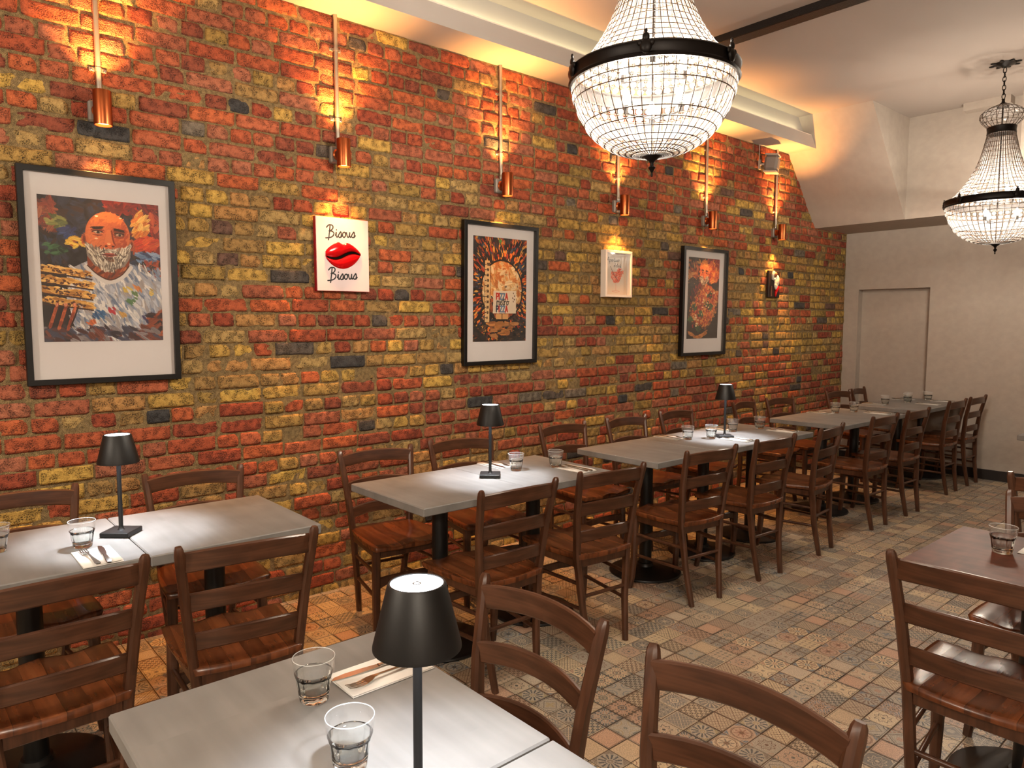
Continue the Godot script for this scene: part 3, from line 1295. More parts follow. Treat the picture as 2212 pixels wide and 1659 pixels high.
func make_tumbler() -> Node3D:
	# pressed glass: plain rim band, a ledge, then flat flutes that narrow to a thick foot
	var root := Node3D.new()
	var n := 60
	var flutes := 10
	var outer := [[0.0, 0.026, 0.0], [0.0025, 0.0285, 0.4], [0.012, 0.0298, 1.0], [0.03, 0.0325, 1.0], [0.048, 0.0352, 1.0], [0.0535, 0.0366, 0.5], [0.0565, 0.0382, 0.0], [0.0595, 0.0388, 0.0], [0.075, 0.0405, 0.0], [0.0872, 0.0418, 0.0], [0.0885, 0.0412, 0.0]]
	var inner := [[0.0885, 0.0402, 0.0], [0.087, 0.0395, 0.0], [0.075, 0.0382, 0.0], [0.058, 0.0357, 0.0], [0.045, 0.0322, 0.0], [0.025, 0.0288, 0.0], [0.0145, 0.0262, 0.0], [0.0118, 0.02, 0.0], [0.011, 0.0, 0.0]]
	glass_shell(root, "rim_band", outer.slice(6) + inner.slice(0, 4), n, flutes, M.thin_glass)
	glass_shell(root, "fluted_body", [[0.0, 0.0, 0.0]] + outer.slice(0, 7) + inner.slice(3), n, flutes, M.glass)
	var s := begin()
	tube(s, circle_path(Vector3(0, 0.0882, 0), 0.0408, 40), 0.0009, 6, false, true)
	build(s, "rim", M.rim_glass, root)
	return root


func glass_shell(root: Node3D, called: String, prof: Array, n: int, flutes: int, m: Material) -> void:
	var s := begin()
	var rings := []
	for p in prof:
		var ring := []
		for k in n:
			var a := TAU * k / n
			var step := TAU / flutes
			var off := fposmod(a, step) - step * 0.5
			var flat: float = cos(step * 0.5) / cos(off) * 1.012
			var r: float = p[1] * lerpf(1.0, flat, p[2])
			ring.append(Vector3(cos(a) * r, p[0], sin(a) * r))
		rings.append(ring)
	s.set_smooth_group(1)
	for i in prof.size() - 1:
		var out := Vector2(prof[i + 1][0] - prof[i][0], prof[i][1] - prof[i + 1][1])
		for k in n:
			var j := (k + 1) % n
			var a := TAU * (k + 0.5) / n
			var nn := Vector3(cos(a) * out.x, out.y, sin(a) * out.x)
			if prof[i][1] == 0.0:
				face(s, [rings[i][k], rings[i + 1][j], rings[i + 1][k]], Vector3(0, 0.05, 0))
			elif prof[i + 1][1] == 0.0:
				face(s, [rings[i + 1][k], rings[i][j], rings[i][k]], Vector3(0, -0.05, 0))
			else:
				quad_towards(s, rings[i][k], rings[i][j], rings[i + 1][j], rings[i + 1][k], nn)
	build(s, called, m, root)


func make_lamp() -> Node3D:
	var root := Node3D.new()
	var s := begin()
	box(s, Vector3(0, 0.0095, 0), Vector3(0.1, 0.017, 0.1), 0.0025)
	build(s, "base", M.lamp_black, root)
	s = begin()
	box(s, Vector3(0.0506, 0.0095, 0.0), Vector3(0.0012, 0.004, 0.012), 0.0)
	build(s, "charging_port", M.steel, root)
	s = begin()
	lathe(s, [Vector2(0.013, 0.0175), Vector2(0.0095, 0.021), Vector2(0.0072, 0.03), Vector2(0.0072, 0.3)], 16, Transform3D.IDENTITY, 60.0)
	build(s, "stem", M.lamp_black, root)
	s = begin()
	lathe(s, [Vector2(0.0655, 0.258), Vector2(0.0672, 0.2575), Vector2(0.0672, 0.262), Vector2(0.0445, 0.3545), Vector2(0.0425, 0.3575), Vector2(0.04, 0.3575), Vector2(0.0395, 0.355), Vector2(0.0425, 0.352), Vector2(0.0655, 0.258)], 48)
	build(s, "shade", M.lamp_black, root)
	s = begin()
	lathe(s, [Vector2(0.0, 0.348), Vector2(0.0415, 0.348), Vector2(0.0405, 0.356), Vector2(0.0, 0.3563)], 40)
	build(s, "light_disc", M.led_white, root)
	s = begin()
	lathe(s, [Vector2(0.0042, 0.3563), Vector2(0.0055, 0.3572), Vector2(0.0068, 0.3563)], 20)
	build(s, "touch_button", M.steel, root)
	s = begin()
	lathe(s, [Vector2(0.0, 0.336), Vector2(0.034, 0.336), Vector2(0.034, 0.342), Vector2(0.0, 0.342)], 24)
	build(s, "lower_light_disc", M.led_white, root)
	var l := SpotLight3D.new()
	l.name = "down_light"
	l.light_color = Color(0.95, 0.97, 1.0)
	l.light_energy = 0.45
	l.light_size = 0.028
	l.spot_range = 12.0
	l.spot_attenuation = 2.0
	l.spot_angle = 62.0
	l.spot_angle_attenuation = 0.5
	l.shadow_enabled = true
	l.position = Vector3(0, 0.334, 0)
	l.rotation.x = -PI / 2
	root.add_child(l)
	return root


func make_napkin() -> Node3D:
	var root := Node3D.new()
	var s := begin()
	box(s, Vector3(0, 0.0012, 0), Vector3(0.112, 0.002, 0.196), 0.0004)
	build(s, "lower_fold", M.paper, root)
	s = begin()
	# the upper fold lifts a little at one edge
	s.set_smooth_group(1)
	for k in 8:
		var a := k / 8.0
		var b := (k + 1) / 8.0
		var ya := 0.0024 + 0.0035 * a * a
		var yb := 0.0024 + 0.0035 * b * b
		var xa := -0.055 + 0.109 * a
		var xb := -0.055 + 0.109 * b
		quad_towards(s, Vector3(xa, ya + 0.001, -0.097), Vector3(xb, yb + 0.001, -0.097), Vector3(xb, yb + 0.001, 0.096), Vector3(xa, ya + 0.001, 0.096), Vector3.UP)
		quad_towards(s, Vector3(xa, ya, -0.097), Vector3(xb, yb, -0.097), Vector3(xb, yb, 0.096), Vector3(xa, ya, 0.096), Vector3.DOWN)
		quad_towards(s, Vector3(xa, ya, -0.097), Vector3(xb, yb, -0.097), Vector3(xb, yb + 0.001, -0.097), Vector3(xa, ya + 0.001, -0.097), Vector3(0, 0, -1))
		quad_towards(s, Vector3(xa, ya, 0.096), Vector3(xb, yb, 0.096), Vector3(xb, yb + 0.001, 0.096), Vector3(xa, ya + 0.001, 0.096), Vector3(0, 0, 1))
	build(s, "upper_fold", M.paper, root)
	return root


func make_fork() -> Node3D:
	var root := Node3D.new()
	var s := begin()
	var path := []
	var half := []
	for q in [[0.098, 0.0045, 0.0065], [0.09, 0.005, 0.0085], [0.06, 0.006, 0.0062], [0.02, 0.0068, 0.0036], [-0.02, 0.0085, 0.0034], [-0.032, 0.008, 0.006], [-0.042, 0.0055, 0.0105], [-0.052, 0.0035, 0.0118]]:
		path.append(Vector3(0, q[1], q[0]))
		half.append(Vector2(q[2], 0.0011))
	sweep(s, path, half, Vector3.RIGHT, 0.2)
	build(s, "handle", M.steel, root)
	for k in 4:
		s = begin()
		var x := (k - 1.5) * 0.0064
		sweep(s, [Vector3(x, 0.0035, -0.05), Vector3(x, 0.0026, -0.065), Vector3(x, 0.0035, -0.08), Vector3(x * 0.95, 0.0065, -0.094)], [Vector2(0.0023, 0.0009), Vector2(0.0018, 0.0009), Vector2(0.0016, 0.0009), Vector2(0.0008, 0.0006)], Vector3.RIGHT, 0.2)
		build(s, "tine", M.steel, root)
	return root


func make_knife() -> Node3D:
	var root := Node3D.new()
	var s := begin()
	sweep(s, [Vector3(0, 0.003, 0.104), Vector3(0, 0.004, 0.098), Vector3(0, 0.004, 0.05), Vector3(0, 0.0037, 0.01), Vector3(0, 0.0035, 0.004)], [Vector2(0.006, 0.0022), Vector2(0.0085, 0.003), Vector2(0.007, 0.0028), Vector2(0.0052, 0.0026), Vector2(0.0068, 0.0026)], Vector3.RIGHT, 0.3)
	build(s, "handle", M.steel, root)
	s = begin()
	sweep(s, [Vector3(0, 0.0032, 0.006), Vector3(0.0008, 0.003, -0.03), Vector3(0.0015, 0.0028, -0.07), Vector3(0.0005, 0.0026, -0.095), Vector3(-0.003, 0.0025, -0.104)], [Vector2(0.007, 0.0008), Vector2(0.0088, 0.0007), Vector2(0.009, 0.0006), Vector2(0.0062, 0.0005), Vector2(0.0015, 0.0004)], Vector3.RIGHT, 0.2)
	build(s, "blade", M.steel, root)
	return root


func place_setting(napkin: Node3D, fork: Node3D, knife: Node3D, x: float, z: float, turn: float, where: String) -> void:
	var o := copy_of(napkin, "paper_napkin", "folded white napkin " + where, "folded white paper napkins")
	stand(o, x, z, turn, 0.7505)
	var side := Vector3(0.02, 0, 0.0).rotated(Vector3.UP, turn)
	o = copy_of(fork, "table_fork", "steel fork on napkin " + where, "forks on the napkins")
	stand(o, x - side.x, z - side.z, turn + 0.05, 0.7545)
	o = copy_of(knife, "table_knife", "steel knife on napkin " + where, "knives on the napkins")
	stand(o, x + side.x, z + side.z, turn - 0.06, 0.7555)


func build_table_things() -> void:
	var glass := make_tumbler()
	tag(glass, "tumbler", "drinking glass", "clear fluted tumblers")
	var glasses := [
		[0.45, 0.933, "on the table laid under the bread portrait, beside the napkin"],
		[0.225, 0.815, "on the table under the bread portrait, away from the napkin"],
		[2.397, 0.914, "beside the lamp on the tables under the lips picture"],
		[2.613, 0.984, "next to the aisle napkin on the tables under the lips picture"],
		[3.932, 0.88, "on row of three, farthest along it from the lamp"],
		[4.095, 0.951, "standing right in front of the lamp on the row of three"],
		[4.482, 0.871, "between the lamp and table end on the row of three"],
		[4.751, 0.925, "at the table end of the row of three towards the pizza portrait"],
		[6.137, 0.84, "on the table under the plaque, nearer the bricks"],
		[6.342, 0.91, "on the table under the plaque, nearer the aisle napkin"],
		[7.182, 0.839, "on the last pair of tables, at the end away from end wall"],
		[7.56, 0.9, "on the last tables, of close pair the one farther from end wall"],
		[7.72, 0.85, "on the last tables, of close pair the one nearer end wall"],
		[7.93, 0.96, "on the last pair of tables, right before the white end wall"],
		[0.598, 2.352, "on the mid-room table, touching distance from the napkin"],
		[0.548, 2.592, "on the mid-room table, standing by the lamp's stem"],
		[2.74, 2.96, "on the brown wooden table"],
	]
	for g in glasses:
		stand(copy_of(glass, "tumbler", "clear fluted tumbler " + g[2], "clear fluted tumblers"), g[0], g[1], 0.7 * g[0], 0.7502)
	glass.free()
	var napkin := make_napkin()
	var fork := make_fork()
	var knife := make_knife()
	tag(napkin, "napkin", "napkin")
	tag(fork, "fork", "fork")
	tag(knife, "knife", "knife")
	var places := [
		[0.462, 1.09, 0.0, "at the aisle edge under the bread portrait"],
		[2.405, 0.745, PI, "at the wall edge behind the lamp under the lips picture"],
		[2.65, 1.09, 0.03, "at the aisle edge of the tables under the lips picture"],
		[3.905, 0.76, PI, "at the wall edge under the cocktail print, away from the lamp"],
		[4.455, 0.755, PI + 0.1, "at the wall edge of the row of three behind the lamp"],
		[4.17, 1.10, 0.06, "at the aisle edge in front of the row of three's lamp"],
		[4.775, 1.09, 0.05, "at the aisle edge of the row of three, towards pizza portrait"],
		[6.04, 0.755, PI, "at the wall edge of the table under the plaque"],
		[6.385, 1.09, 0.0, "at the aisle edge of the table under the plaque"],
		[7.14, 0.755, PI, "at wall edge of the last tables, away from end wall"],
		[7.84, 0.755, PI, "at the wall edge of the last pair, close to end wall"],
		[7.55, 1.09, 0.0, "at aisle edge in the middle of the last tables"],
		[7.95, 1.09, 0.0, "at the aisle edge of the last pair, close to end wall"],
		[0.755, 2.345, PI / 2, "on the mid-room table in front of the lamp"],
		[0.79, 2.96, PI / 2, "on the corner of the table joined to the mid-room lamp table"],
		[2.87, 3.05, -PI / 2, "on the brown wooden table beside its tumbler"],
	]
	for p in places:
		place_setting(napkin, fork, knife, p[0], p[1], p[2], p[3])
	napkin.free()
	fork.free()
	knife.free()
	var lamp := make_lamp()
	tag(lamp, "lamp", "table lamp")
	for q in [[0.583, 0.858, 0.85, "slim black cordless table lamp on the tables under the bread portrait"], [2.2, 0.945, -0.72, "slim black cordless table lamp on the tables under the lips picture"], [4.2, 0.985, -0.7, "slim black cordless table lamp on the row of three under the cocktail print"], [0.575, 2.757, 0.4, "slim black cordless table lamp on the mid-room table"]]:
		stand(copy_of(lamp, "table_lamp", q[3], "black cordless table lamps"), q[0], q[1], q[2], 0.75)
	lamp.free()


# ---------------------------------------------------------------- wall lights

func build_sconces() -> void:
	var xs := [0.752, 1.892, 3.047, 4.2, 5.35, 6.51]
	var ys := [2.419, 2.402, 2.377, 2.366, 2.36, 2.352]
	var above := ["above the portrait of man holding bread", "above the lips picture", "above the chef picture", "above the white-framed cocktail print", "above the portrait of the man with pizza", "above the small carved plaque"]
	for i in 6:
		var o := thing("copper_sconce", "copper up-and-down wall light " + above[i], "wall light", "copper wall lights along the bricks")
		o.position = Vector3(xs[i], ys[i], 0.0)
		var s := begin()
		lathe(s, [Vector2(0.0335, -0.072), Vector2(0.036, -0.0725), Vector2(0.0365, -0.07), Vector2(0.0365, 0.07), Vector2(0.036, 0.0725), Vector2(0.0335, 0.072), Vector2(0.0335, -0.072)], 32, Transform3D(Basis.IDENTITY, Vector3(0, 0, 0.098)))
		build(s, "cylinder", M.copper, o)
		s = begin()
		lathe(s, [Vector2(0, 0.0), Vector2(0.031, 0.0), Vector2(0.031, 0.008), Vector2(0.026, 0.014), Vector2(0.026, 0.034), Vector2(0.0, 0.034)], 24, Transform3D(Basis(Vector3.RIGHT, PI / 2), Vector3(0, 0, 0.032)))
		build(s, "joint", M.copper, o)
		s = begin()
		box(s, Vector3(-0.002, 0, 0.018), Vector3(0.078, 0.092, 0.034), 0.008)
		build(s, "back_box", M.box_grey, o)
		for sg in [-1.0, 1.0]:
			s = begin()
			lathe(s, [Vector2(0, 0.054), Vector2(0.033, 0.054), Vector2(0.033, 0.06), Vector2(0.0, 0.061)], 24, Transform3D(Basis.from_scale(Vector3(1, sg, 1)), Vector3(0, 0, 0.098)))
			build(s, "lamp_lens", M.halogen_glow, o)
			var l := SpotLight3D.new()
			l.name = "up_light" if sg > 0 else "down_light"
			l.light_color = Color(1.0, 0.67, 0.35)
			l.light_energy = 1.7 if sg > 0 else 1.5
			l.light_size = 0.016
			l.spot_range = 12.0
			l.spot_attenuation = 2.0
			l.spot_angle = 46.0 if sg > 0 else 36.0
			l.spot_angle_attenuation = 1.0
			l.shadow_enabled = true
			l.position = Vector3(0, sg * 0.0635, 0.098)
			l.rotation.x = sg * PI / 2
			o.add_child(l)
		var c := thing("conduit_pipe", "galvanised conduit pipe rising from the wall light " + above[i], "conduit", "conduits of the wall lights")
		c.position = Vector3(xs[i] + 0.006, 0, 0.0)
		s = begin()
		tube(s, [Vector3(0, ys[i] + 0.042, 0.026), Vector3(0, ys[i] + 0.09, 0.026), Vector3(0, ys[i] + 0.14, 0.0235), Vector3(0, SOFFIT_Y - 0.03, 0.0235), Vector3(0, SOFFIT_Y - 0.001, 0.0235)], 0.0115, 12)
		build(s, "pipe", M.galvanised, c)
		s = begin()
		lathe(s, [Vector2(0.0135, 0), Vector2(0.0145, 0.004), Vector2(0.0145, 0.02), Vector2(0.012, 0.024)], 16, Transform3D(Basis.IDENTITY, Vector3(0, ys[i] + 0.044, 0.026)))
		build(s, "gland", M.galvanised, c)
		for y in [2.6 - 0.01 * i, 2.955]:
			s = begin()
			lathe(s, [Vector2(0.0118, -0.007), Vector2(0.0138, -0.007), Vector2(0.0138, 0.007), Vector2(0.0118, 0.007)], 16, Transform3D(Basis.IDENTITY, Vector3(0, y, 0.0235)))
			box(s, Vector3(0, y, 0.0135), Vector3(0.068, 0.016, 0.003), 0.001)
			var clip := build(s, "saddle_clip", M.galvanised, c)
			for sg in [-1.0, 1.0]:
				s = begin()
				ellipsoid(s, Vector3(sg * 0.026, y, 0.016), Vector3(0.0055, 0.0055, 0.003), 10, 6)
				build(s, "screw", M.steel, clip)


# ---------------------------------------------------------------- chandeliers

func chandelier(called: String, label: String, at: Vector3, ring_r: float, bowl_d: float, cells: int, split: bool, power: float) -> void:
	# at: middle of the bronze ring
	var o := thing(called, label, "chandelier", "crystal basket chandeliers")
	o.position = at
	var top := CEIL_Y - at.y
	var wire := begin()
	var profile := []   # the basket's outline, ring to finial
	var rows := [0.0, 0.088, 0.172, 0.4, 0.49, 0.572, 0.648, 0.716, 0.778, 0.833, 0.88]
	var bowl := func(t: float) -> Vector2:
		var a := t * PI * 0.5
		return Vector2(ring_r * 0.985 * pow(cos(a), 0.82) if t < 0.999 else 0.0, -0.024 - bowl_d * pow(sin(a), 1.12))
	var neck_y := 0.50
	var neck_r := ring_r * 0.262
	var flare := func(t: float) -> Vector2:   # neck (t = 0) to ring (t = 1)
		var r := neck_r + (ring_r * 0.93 - neck_r) * (0.42 * t + 0.58 * pow(t, 3.2))
		return Vector2(r, lerpf(neck_y, 0.022, t))
	var flare_rows := [0.0, 0.07, 0.14, 0.21, 0.28, 0.42, 0.49, 0.56, 0.63, 0.69, 0.75, 0.805, 0.855, 0.905, 0.955, 1.0]
	var crown_y0 := neck_y + 0.05
	var crown := func(t: float) -> Vector2:
		var a := t * PI
		return Vector2(ring_r * (0.24 + 0.185 * sin(a * 0.92 + 0.12)) * (1.0 - 0.9 * pow(t, 6.0)), crown_y0 + 0.17 * t)
	var crown_rows := [0.0, 0.2, 0.4, 0.6, 0.8, 0.94]
	# wires: hoops on every row, meridians between the crystals
	for t in rows:
		var p: Vector2 = bowl.call(t)
		tube(wire, circle_path(Vector3(0, p.y, 0), p.x, 48), 0.0022, 4, false, true)
	for t in flare_rows:
		var p: Vector2 = flare.call(t)
		tube(wire, circle_path(Vector3(0, p.y, 0), p.x, 48), 0.002, 4, false, true)
	for t in crown_rows:
		var p: Vector2 = crown.call(t)
		tube(wire, circle_path(Vector3(0, p.y, 0), p.x, 32), 0.002, 4, false, true)
	for k in cells:
		var a := TAU * k / cells
		var d := Vector3(cos(a), 0, sin(a))
		for part in [[bowl, 12, 1.0], [flare, 10, 1.0], [crown, 7, 1.0]]:
			if part[1] == 7 and k % 2:
				continue
			var path := []
			for q in part[1] + 1:
				var p: Vector2 = part[0].call(0.985 * q / part[1])
				path.append(d * p.x + Vector3(0, p.y, 0))
			tube(wire, path, 0.002, 4, false)
	build(wire, "wire_basket", M.wire, o)
	# crystals
	var bead := begin()
	ellipsoid(bead, Vector3.ZERO, Vector3(1, 1, 0.55), 8, 4)
	bead.generate_normals()
	var facet := begin()
	facet.set_smooth_group(-1)
	var ring := []
	var inner := []
	for k in 8:
		var a := TAU * (k + 0.5) / 8
		ring.append(Vector3(cos(a), sin(a), 0))
		inner.append(Vector3(cos(a) * 0.5, sin(a) * 0.5, 0.5))
	for sg in [-1.0, 1.0]:
		var f := []
		for k in 8:
			var j := (k + 1) % 8
			var z := Vector3(1, 1, sg)
			face(facet, [ring[k], ring[j], inner[j] * z, inner[k] * z], Vector3.ZERO)
			f.append(inner[k] * z)
		face(facet, f, Vector3.ZERO)
	facet.generate_normals()
	var bead_mesh := facet.commit()
	var prism_s := begin()
	prism_s.set_smooth_group(-1)
	var pc := [Vector3(-1, -1, 0), Vector3(1, -1, 0), Vector3(1, 1, 0), Vector3(-1, 1, 0)]
	for sg in [-1.0, 1.0]:
		var mid := Vector3(0, 0, 0.7 * sg)
		for k in 4:
			face(prism_s, [pc[k], pc[(k + 1) % 4], mid], Vector3.ZERO)
	prism_s.generate_normals()
	var prism_mesh := prism_s.commit()
	var spots := []
	for set_ in [[bowl, rows, "bowl"], [flare, flare_rows, "flare"], [crown, crown_rows, "crown"]]:
		for q in set_[1].size() - 1:
			var p0: Vector2 = set_[0].call(set_[1][q])
			var p1: Vector2 = set_[0].call(set_[1][q + 1])
			var mid := (p0 + p1) * 0.5
			var tall := p0.distance_to(p1)
			var m: int = cells if set_[2] != "crown" else cells / 2
			var wide := TAU * mid.x / m
			var slope := (p1 - p0).normalized()
			var is_prism := tall > wide * 1.5
			for k in m:
				var a := TAU * (k + 0.5) / m
				var d := Vector3(cos(a), 0, sin(a))
				var side := Vector3(-sin(a), 0, cos(a))
				var up := d * slope.x + Vector3(0, slope.y, 0)
				var out := up.cross(side).normalized()
				var hw := wide * 0.43
				var hh := tall * (0.45 if is_prism else 0.43)
				if not is_prism:
					hw = minf(hw, hh * 1.15)
				var size := Vector3(hw, hh, minf(hw, hh) * 0.62)
				spots.append({"t": Transform3D(Basis(side * size.x, up * size.y, out * size.z), d * mid.x + Vector3(0, mid.y, 0)), "prism": is_prism, "w": hh * hw, "set": set_[2], "row": q})
	# strings of tiny beads that gather under the bowl
	var left_beads := []
	var left_prisms := []
	spots.sort_custom(func(a, b): return a.w > b.w)
	var n_beads := 0
	var n_prisms := 0
	for sp in spots:
		if split and sp.prism and n_prisms < 100:
			n_prisms += 1
			put(prism_mesh, "crystal_prism", M.crystal, o).transform = sp.t
		elif split and not sp.prism and n_beads < 290:
			n_beads += 1
			put(bead_mesh, "crystal_bead", M.crystal, o).transform = sp.t
		elif sp.prism:
			left_prisms.append(sp.t)
		else:
			left_beads.append(sp.t)
	for k in cells:
		for q in 7:
			var t := 0.89 + 0.014 * q
			var p: Vector2 = bowl.call(minf(t, 0.975))
			var a := TAU * (k + 0.5) / cells
			var r := maxf(p.x, 0.012)
			left_beads.append(Transform3D(Basis.from_scale(Vector3.ONE * minf(0.0042, r * 0.058 + 0.001)), Vector3(cos(a) * r, p.y, sin(a) * r)))
	for rest in [[left_beads, bead_mesh, "small_beads"], [left_prisms, prism_mesh, "small_prisms"]]:
		if rest[0].size() == 0:
			continue
		var mm := MultiMesh.new()
		mm.transform_format = MultiMesh.TRANSFORM_3D
		mm.mesh = rest[1]
		mm.instance_count = rest[0].size()
		for k in rest[0].size():
			mm.set_instance_transform(k, rest[0][k])
		var mi := MultiMeshInstance3D.new()
		mi.name = rest[2]
		mi.multimesh = mm
		mi.material_override = M.crystal
		mi.set_meta("kind", "stuff")
		o.add_child(mi, true)
	# bronze: ring with cast crests, neck band, cap, finial
	var s := begin()
	lathe(s, [Vector2(ring_r - 0.006, -0.0265), Vector2(ring_r + 0.004, -0.0265), Vector2(ring_r + 0.009, -0.019), Vector2(ring_r + 0.004, -0.012), Vector2(ring_r + 0.005, 0.014), Vector2(ring_r + 0.01, 0.021), Vector2(ring_r + 0.004, 0.0275), Vector2(ring_r - 0.006, 0.0275), Vector2(ring_r - 0.006, -0.0265)], 64)
	build(s, "ring", M.bronze, o)
	for k in 6:
		var a := TAU * k / 6 + 0.46
		var d := Vector3(cos(a), 0, sin(a))
		var bs := Basis(Vector3.UP, -a)
		s = begin()
		ellipsoid(s, d * (ring_r + 0.012) + Vector3(0, 0.002, 0), Vector3(0.01, 0.024, 0.021), 10, 8, bs)
		ellipsoid(s, d * (ring_r + 0.013) + Vector3(0, 0.031, 0), Vector3(0.007, 0.015, 0.013), 10, 8, bs)
		ellipsoid(s, d * (ring_r + 0.012) + Vector3(0, 0.05, 0), Vector3(0.0055, 0.009, 0.0055), 8, 6, bs)
		for sg in [-1.0, 1.0]:
			ellipsoid(s, d * (ring_r + 0.012) + bs * Vector3(0, 0.014, sg * 0.02), Vector3(0.006, 0.011, 0.009), 8, 6, bs)
		build(s, "crest", M.bronze, o)
	s = begin()
	lathe(s, [Vector2(neck_r - 0.003, neck_y - 0.002), Vector2(neck_r + 0.005, neck_y), Vector2(neck_r + 0.002, neck_y + 0.02), Vector2(neck_r + 0.006, neck_y + 0.046), Vector2(neck_r - 0.003, neck_y + 0.05), Vector2(neck_r - 0.003, neck_y - 0.002)], 40)
	build(s, "neck_band", M.bronze, o)
	var by := -0.024 - bowl_d
	s = begin()
	lathe(s, [Vector2(0, by - 0.076), Vector2(0.004, by - 0.074), Vector2(0.0045, by - 0.068), Vector2(0.0035, by - 0.06), Vector2(0.009, by - 0.05), Vector2(0.014, by - 0.042), Vector2(0.007, by - 0.034), Vector2(0.0065, by - 0.027), Vector2(0.011, by - 0.018), Vector2(0.03, by - 0.004), Vector2(0.036, by + 0.003), Vector2(0.0, by + 0.006)], 24)
	build(s, "finial", M.bronze, o)
	var cy := crown_y0 + 0.165
	s = begin()
	lathe(s, [Vector2(ring_r * 0.12, cy - 0.02), Vector2(0.03, cy), Vector2(0.012, cy + 0.012), Vector2(0.009, cy + 0.03), Vector2(0.013, cy + 0.036), Vector2(0.0, cy + 0.042)], 20)
	build(s, "cap", M.bronze, o)
	s = begin()
	tube(s, [Vector3(0, -0.05, 0), Vector3(0, cy, 0)], 0.006, 8)
	build(s, "centre_stem", M.bronze, o)
	# chain to a cast rose on the ceiling
	var y := cy + 0.04
	var flip := false
	while y < top - 0.045:
		s = begin()
		var path := []
		for k in 12:
			var a := TAU * k / 12
			var p := Vector3(cos(a) * 0.011, sin(a) * 0.021 + y + 0.017, 0)
			path.append(p if flip else Vector3(0, p.y, p.x))
		tube(s, path, 0.003, 6, false, true)
		build(s, "chain_link", M.bronze, o)
		flip = not flip
		y += 0.031
	s = begin()
	lathe(s, [Vector2(0.0, top - 0.03), Vector2(0.02, top - 0.028), Vector2(0.03, top - 0.018), Vector2(0.066, top - 0.008), Vector2(0.075, top)], 24)
	for k in 8:
		var a := TAU * k / 8
		ellipsoid(s, Vector3(cos(a) * 0.082, top - 0.005, sin(a) * 0.082), Vector3(0.024, 0.005, 0.015), 10, 6, Basis(Vector3.UP, -a))
	build(s, "ceiling_rose", M.bronze, o)
	# candle bulbs on the stem
	for q in [[0.05, 3, ring_r * 0.42, 0.4, 1.0], [-0.1, 3, ring_r * 0.36, 1.4, 1.0]]:
		for k in q[1]:
			var a: float = TAU * k / q[1] + q[3]
			var p := Vector3(cos(a) * q[2], q[0], sin(a) * q[2])
			s = begin()
			tube(s, [Vector3(0, q[0] - 0.05, 0), Vector3(p.x, q[0] - 0.04, p.z)], 0.003, 6)
			lathe(s, [Vector2(0, q[0] - 0.042), Vector2(0.011, q[0] - 0.04), Vector2(0.011, q[0] - 0.012), Vector2(0.0, q[0] - 0.012)], 12, Transform3D(Basis.IDENTITY, Vector3(p.x, 0, p.z)))
			build(s, "bulb_holder", M.bronze, o)
			s = begin()
			lathe(s, [Vector2(0.0, -0.014), Vector2(0.009, -0.012), Vector2(0.017, 0.006), Vector2(0.014, 0.024), Vector2(0.005, 0.044), Vector2(0.0, 0.05)], 14, Transform3D(Basis.IDENTITY, p), 180.0)
			build(s, "bulb", M.bulb_glow, o)
			var l := OmniLight3D.new()
			l.name = "bulb_light"
			l.light_color = Color(1.0, 0.94, 0.86)
			l.light_energy = power
			l.light_size = 0.016
			l.omni_range = 14.0
			l.omni_attenuation = 2.0
			l.shadow_enabled = true
			l.position = p + Vector3(0, 0.01, 0)
			o.add_child(l, true)


func build_chandeliers() -> void:
	# light strip that lies on the ledge of the boxing and washes the fascia above it
	var strip := thing("light_strip", "thin light strip lying on the ledge above the bricks", "light strip")
	var st := begin()
	box(st, Vector3(1.6, 3.2465, 0.25), Vector3(9.8, 0.006, 0.012), 0.001)
	build(st, "diffuser", M.strip_glow, strip)
	var al := AreaLight3D.new()
	al.name = "strip_light"
	al.area_size = Vector2(9.8, 0.01)
	al.light_color = Color(1.0, 0.95, 0.74)
	al.light_energy = 0.5
	al.area_range = 12.0
	al.shadow_enabled = true
	al.position = Vector3(1.6, 3.2505, 0.25)
	al.rotation.x = PI / 2 - 0.35
	strip.add_child(al)
	chandelier("crystal_chandelier", "crystal basket chandelier hanging between the lips picture and the dark ceiling beam", Vector3(2.21, 2.407, 1.905), 0.307, 0.262, 48, true, 0.36)
	chandelier("crystal_chandelier", "crystal basket chandelier on a short chain, hanging before the white end wall", Vector3(6.353, 2.392, 1.905), 0.345, 0.288, 48, false, 0.22)
	# the same lights go on over the rest of the room, behind and beside the camera
	chandelier("crystal_chandelier", "crystal basket chandelier over the front part of the room", Vector3(-1.9, 2.4, 1.905), 0.307, 0.262, 24, false, 0.5)
	chandelier("crystal_chandelier", "crystal basket chandelier over the front tables across the aisle", Vector3(-0.7, 2.4, 5.0), 0.307, 0.262, 24, false, 0.55)


# ---------------------------------------------------------------- painting by strokes (print on flat sheets)

var cv := PackedByteArray()
var cvw := 0
var cvh := 0


func canvas(w: int, h: int, c: Color) -> void:
	cvw = w
	cvh = h
	cv = PackedByteArray()
	cv.resize(w * h * 3)
	for i in w * h:
		cv[i * 3] = b8(c.r)
		cv[i * 3 + 1] = b8(c.g)
		cv[i * 3 + 2] = b8(c.b)


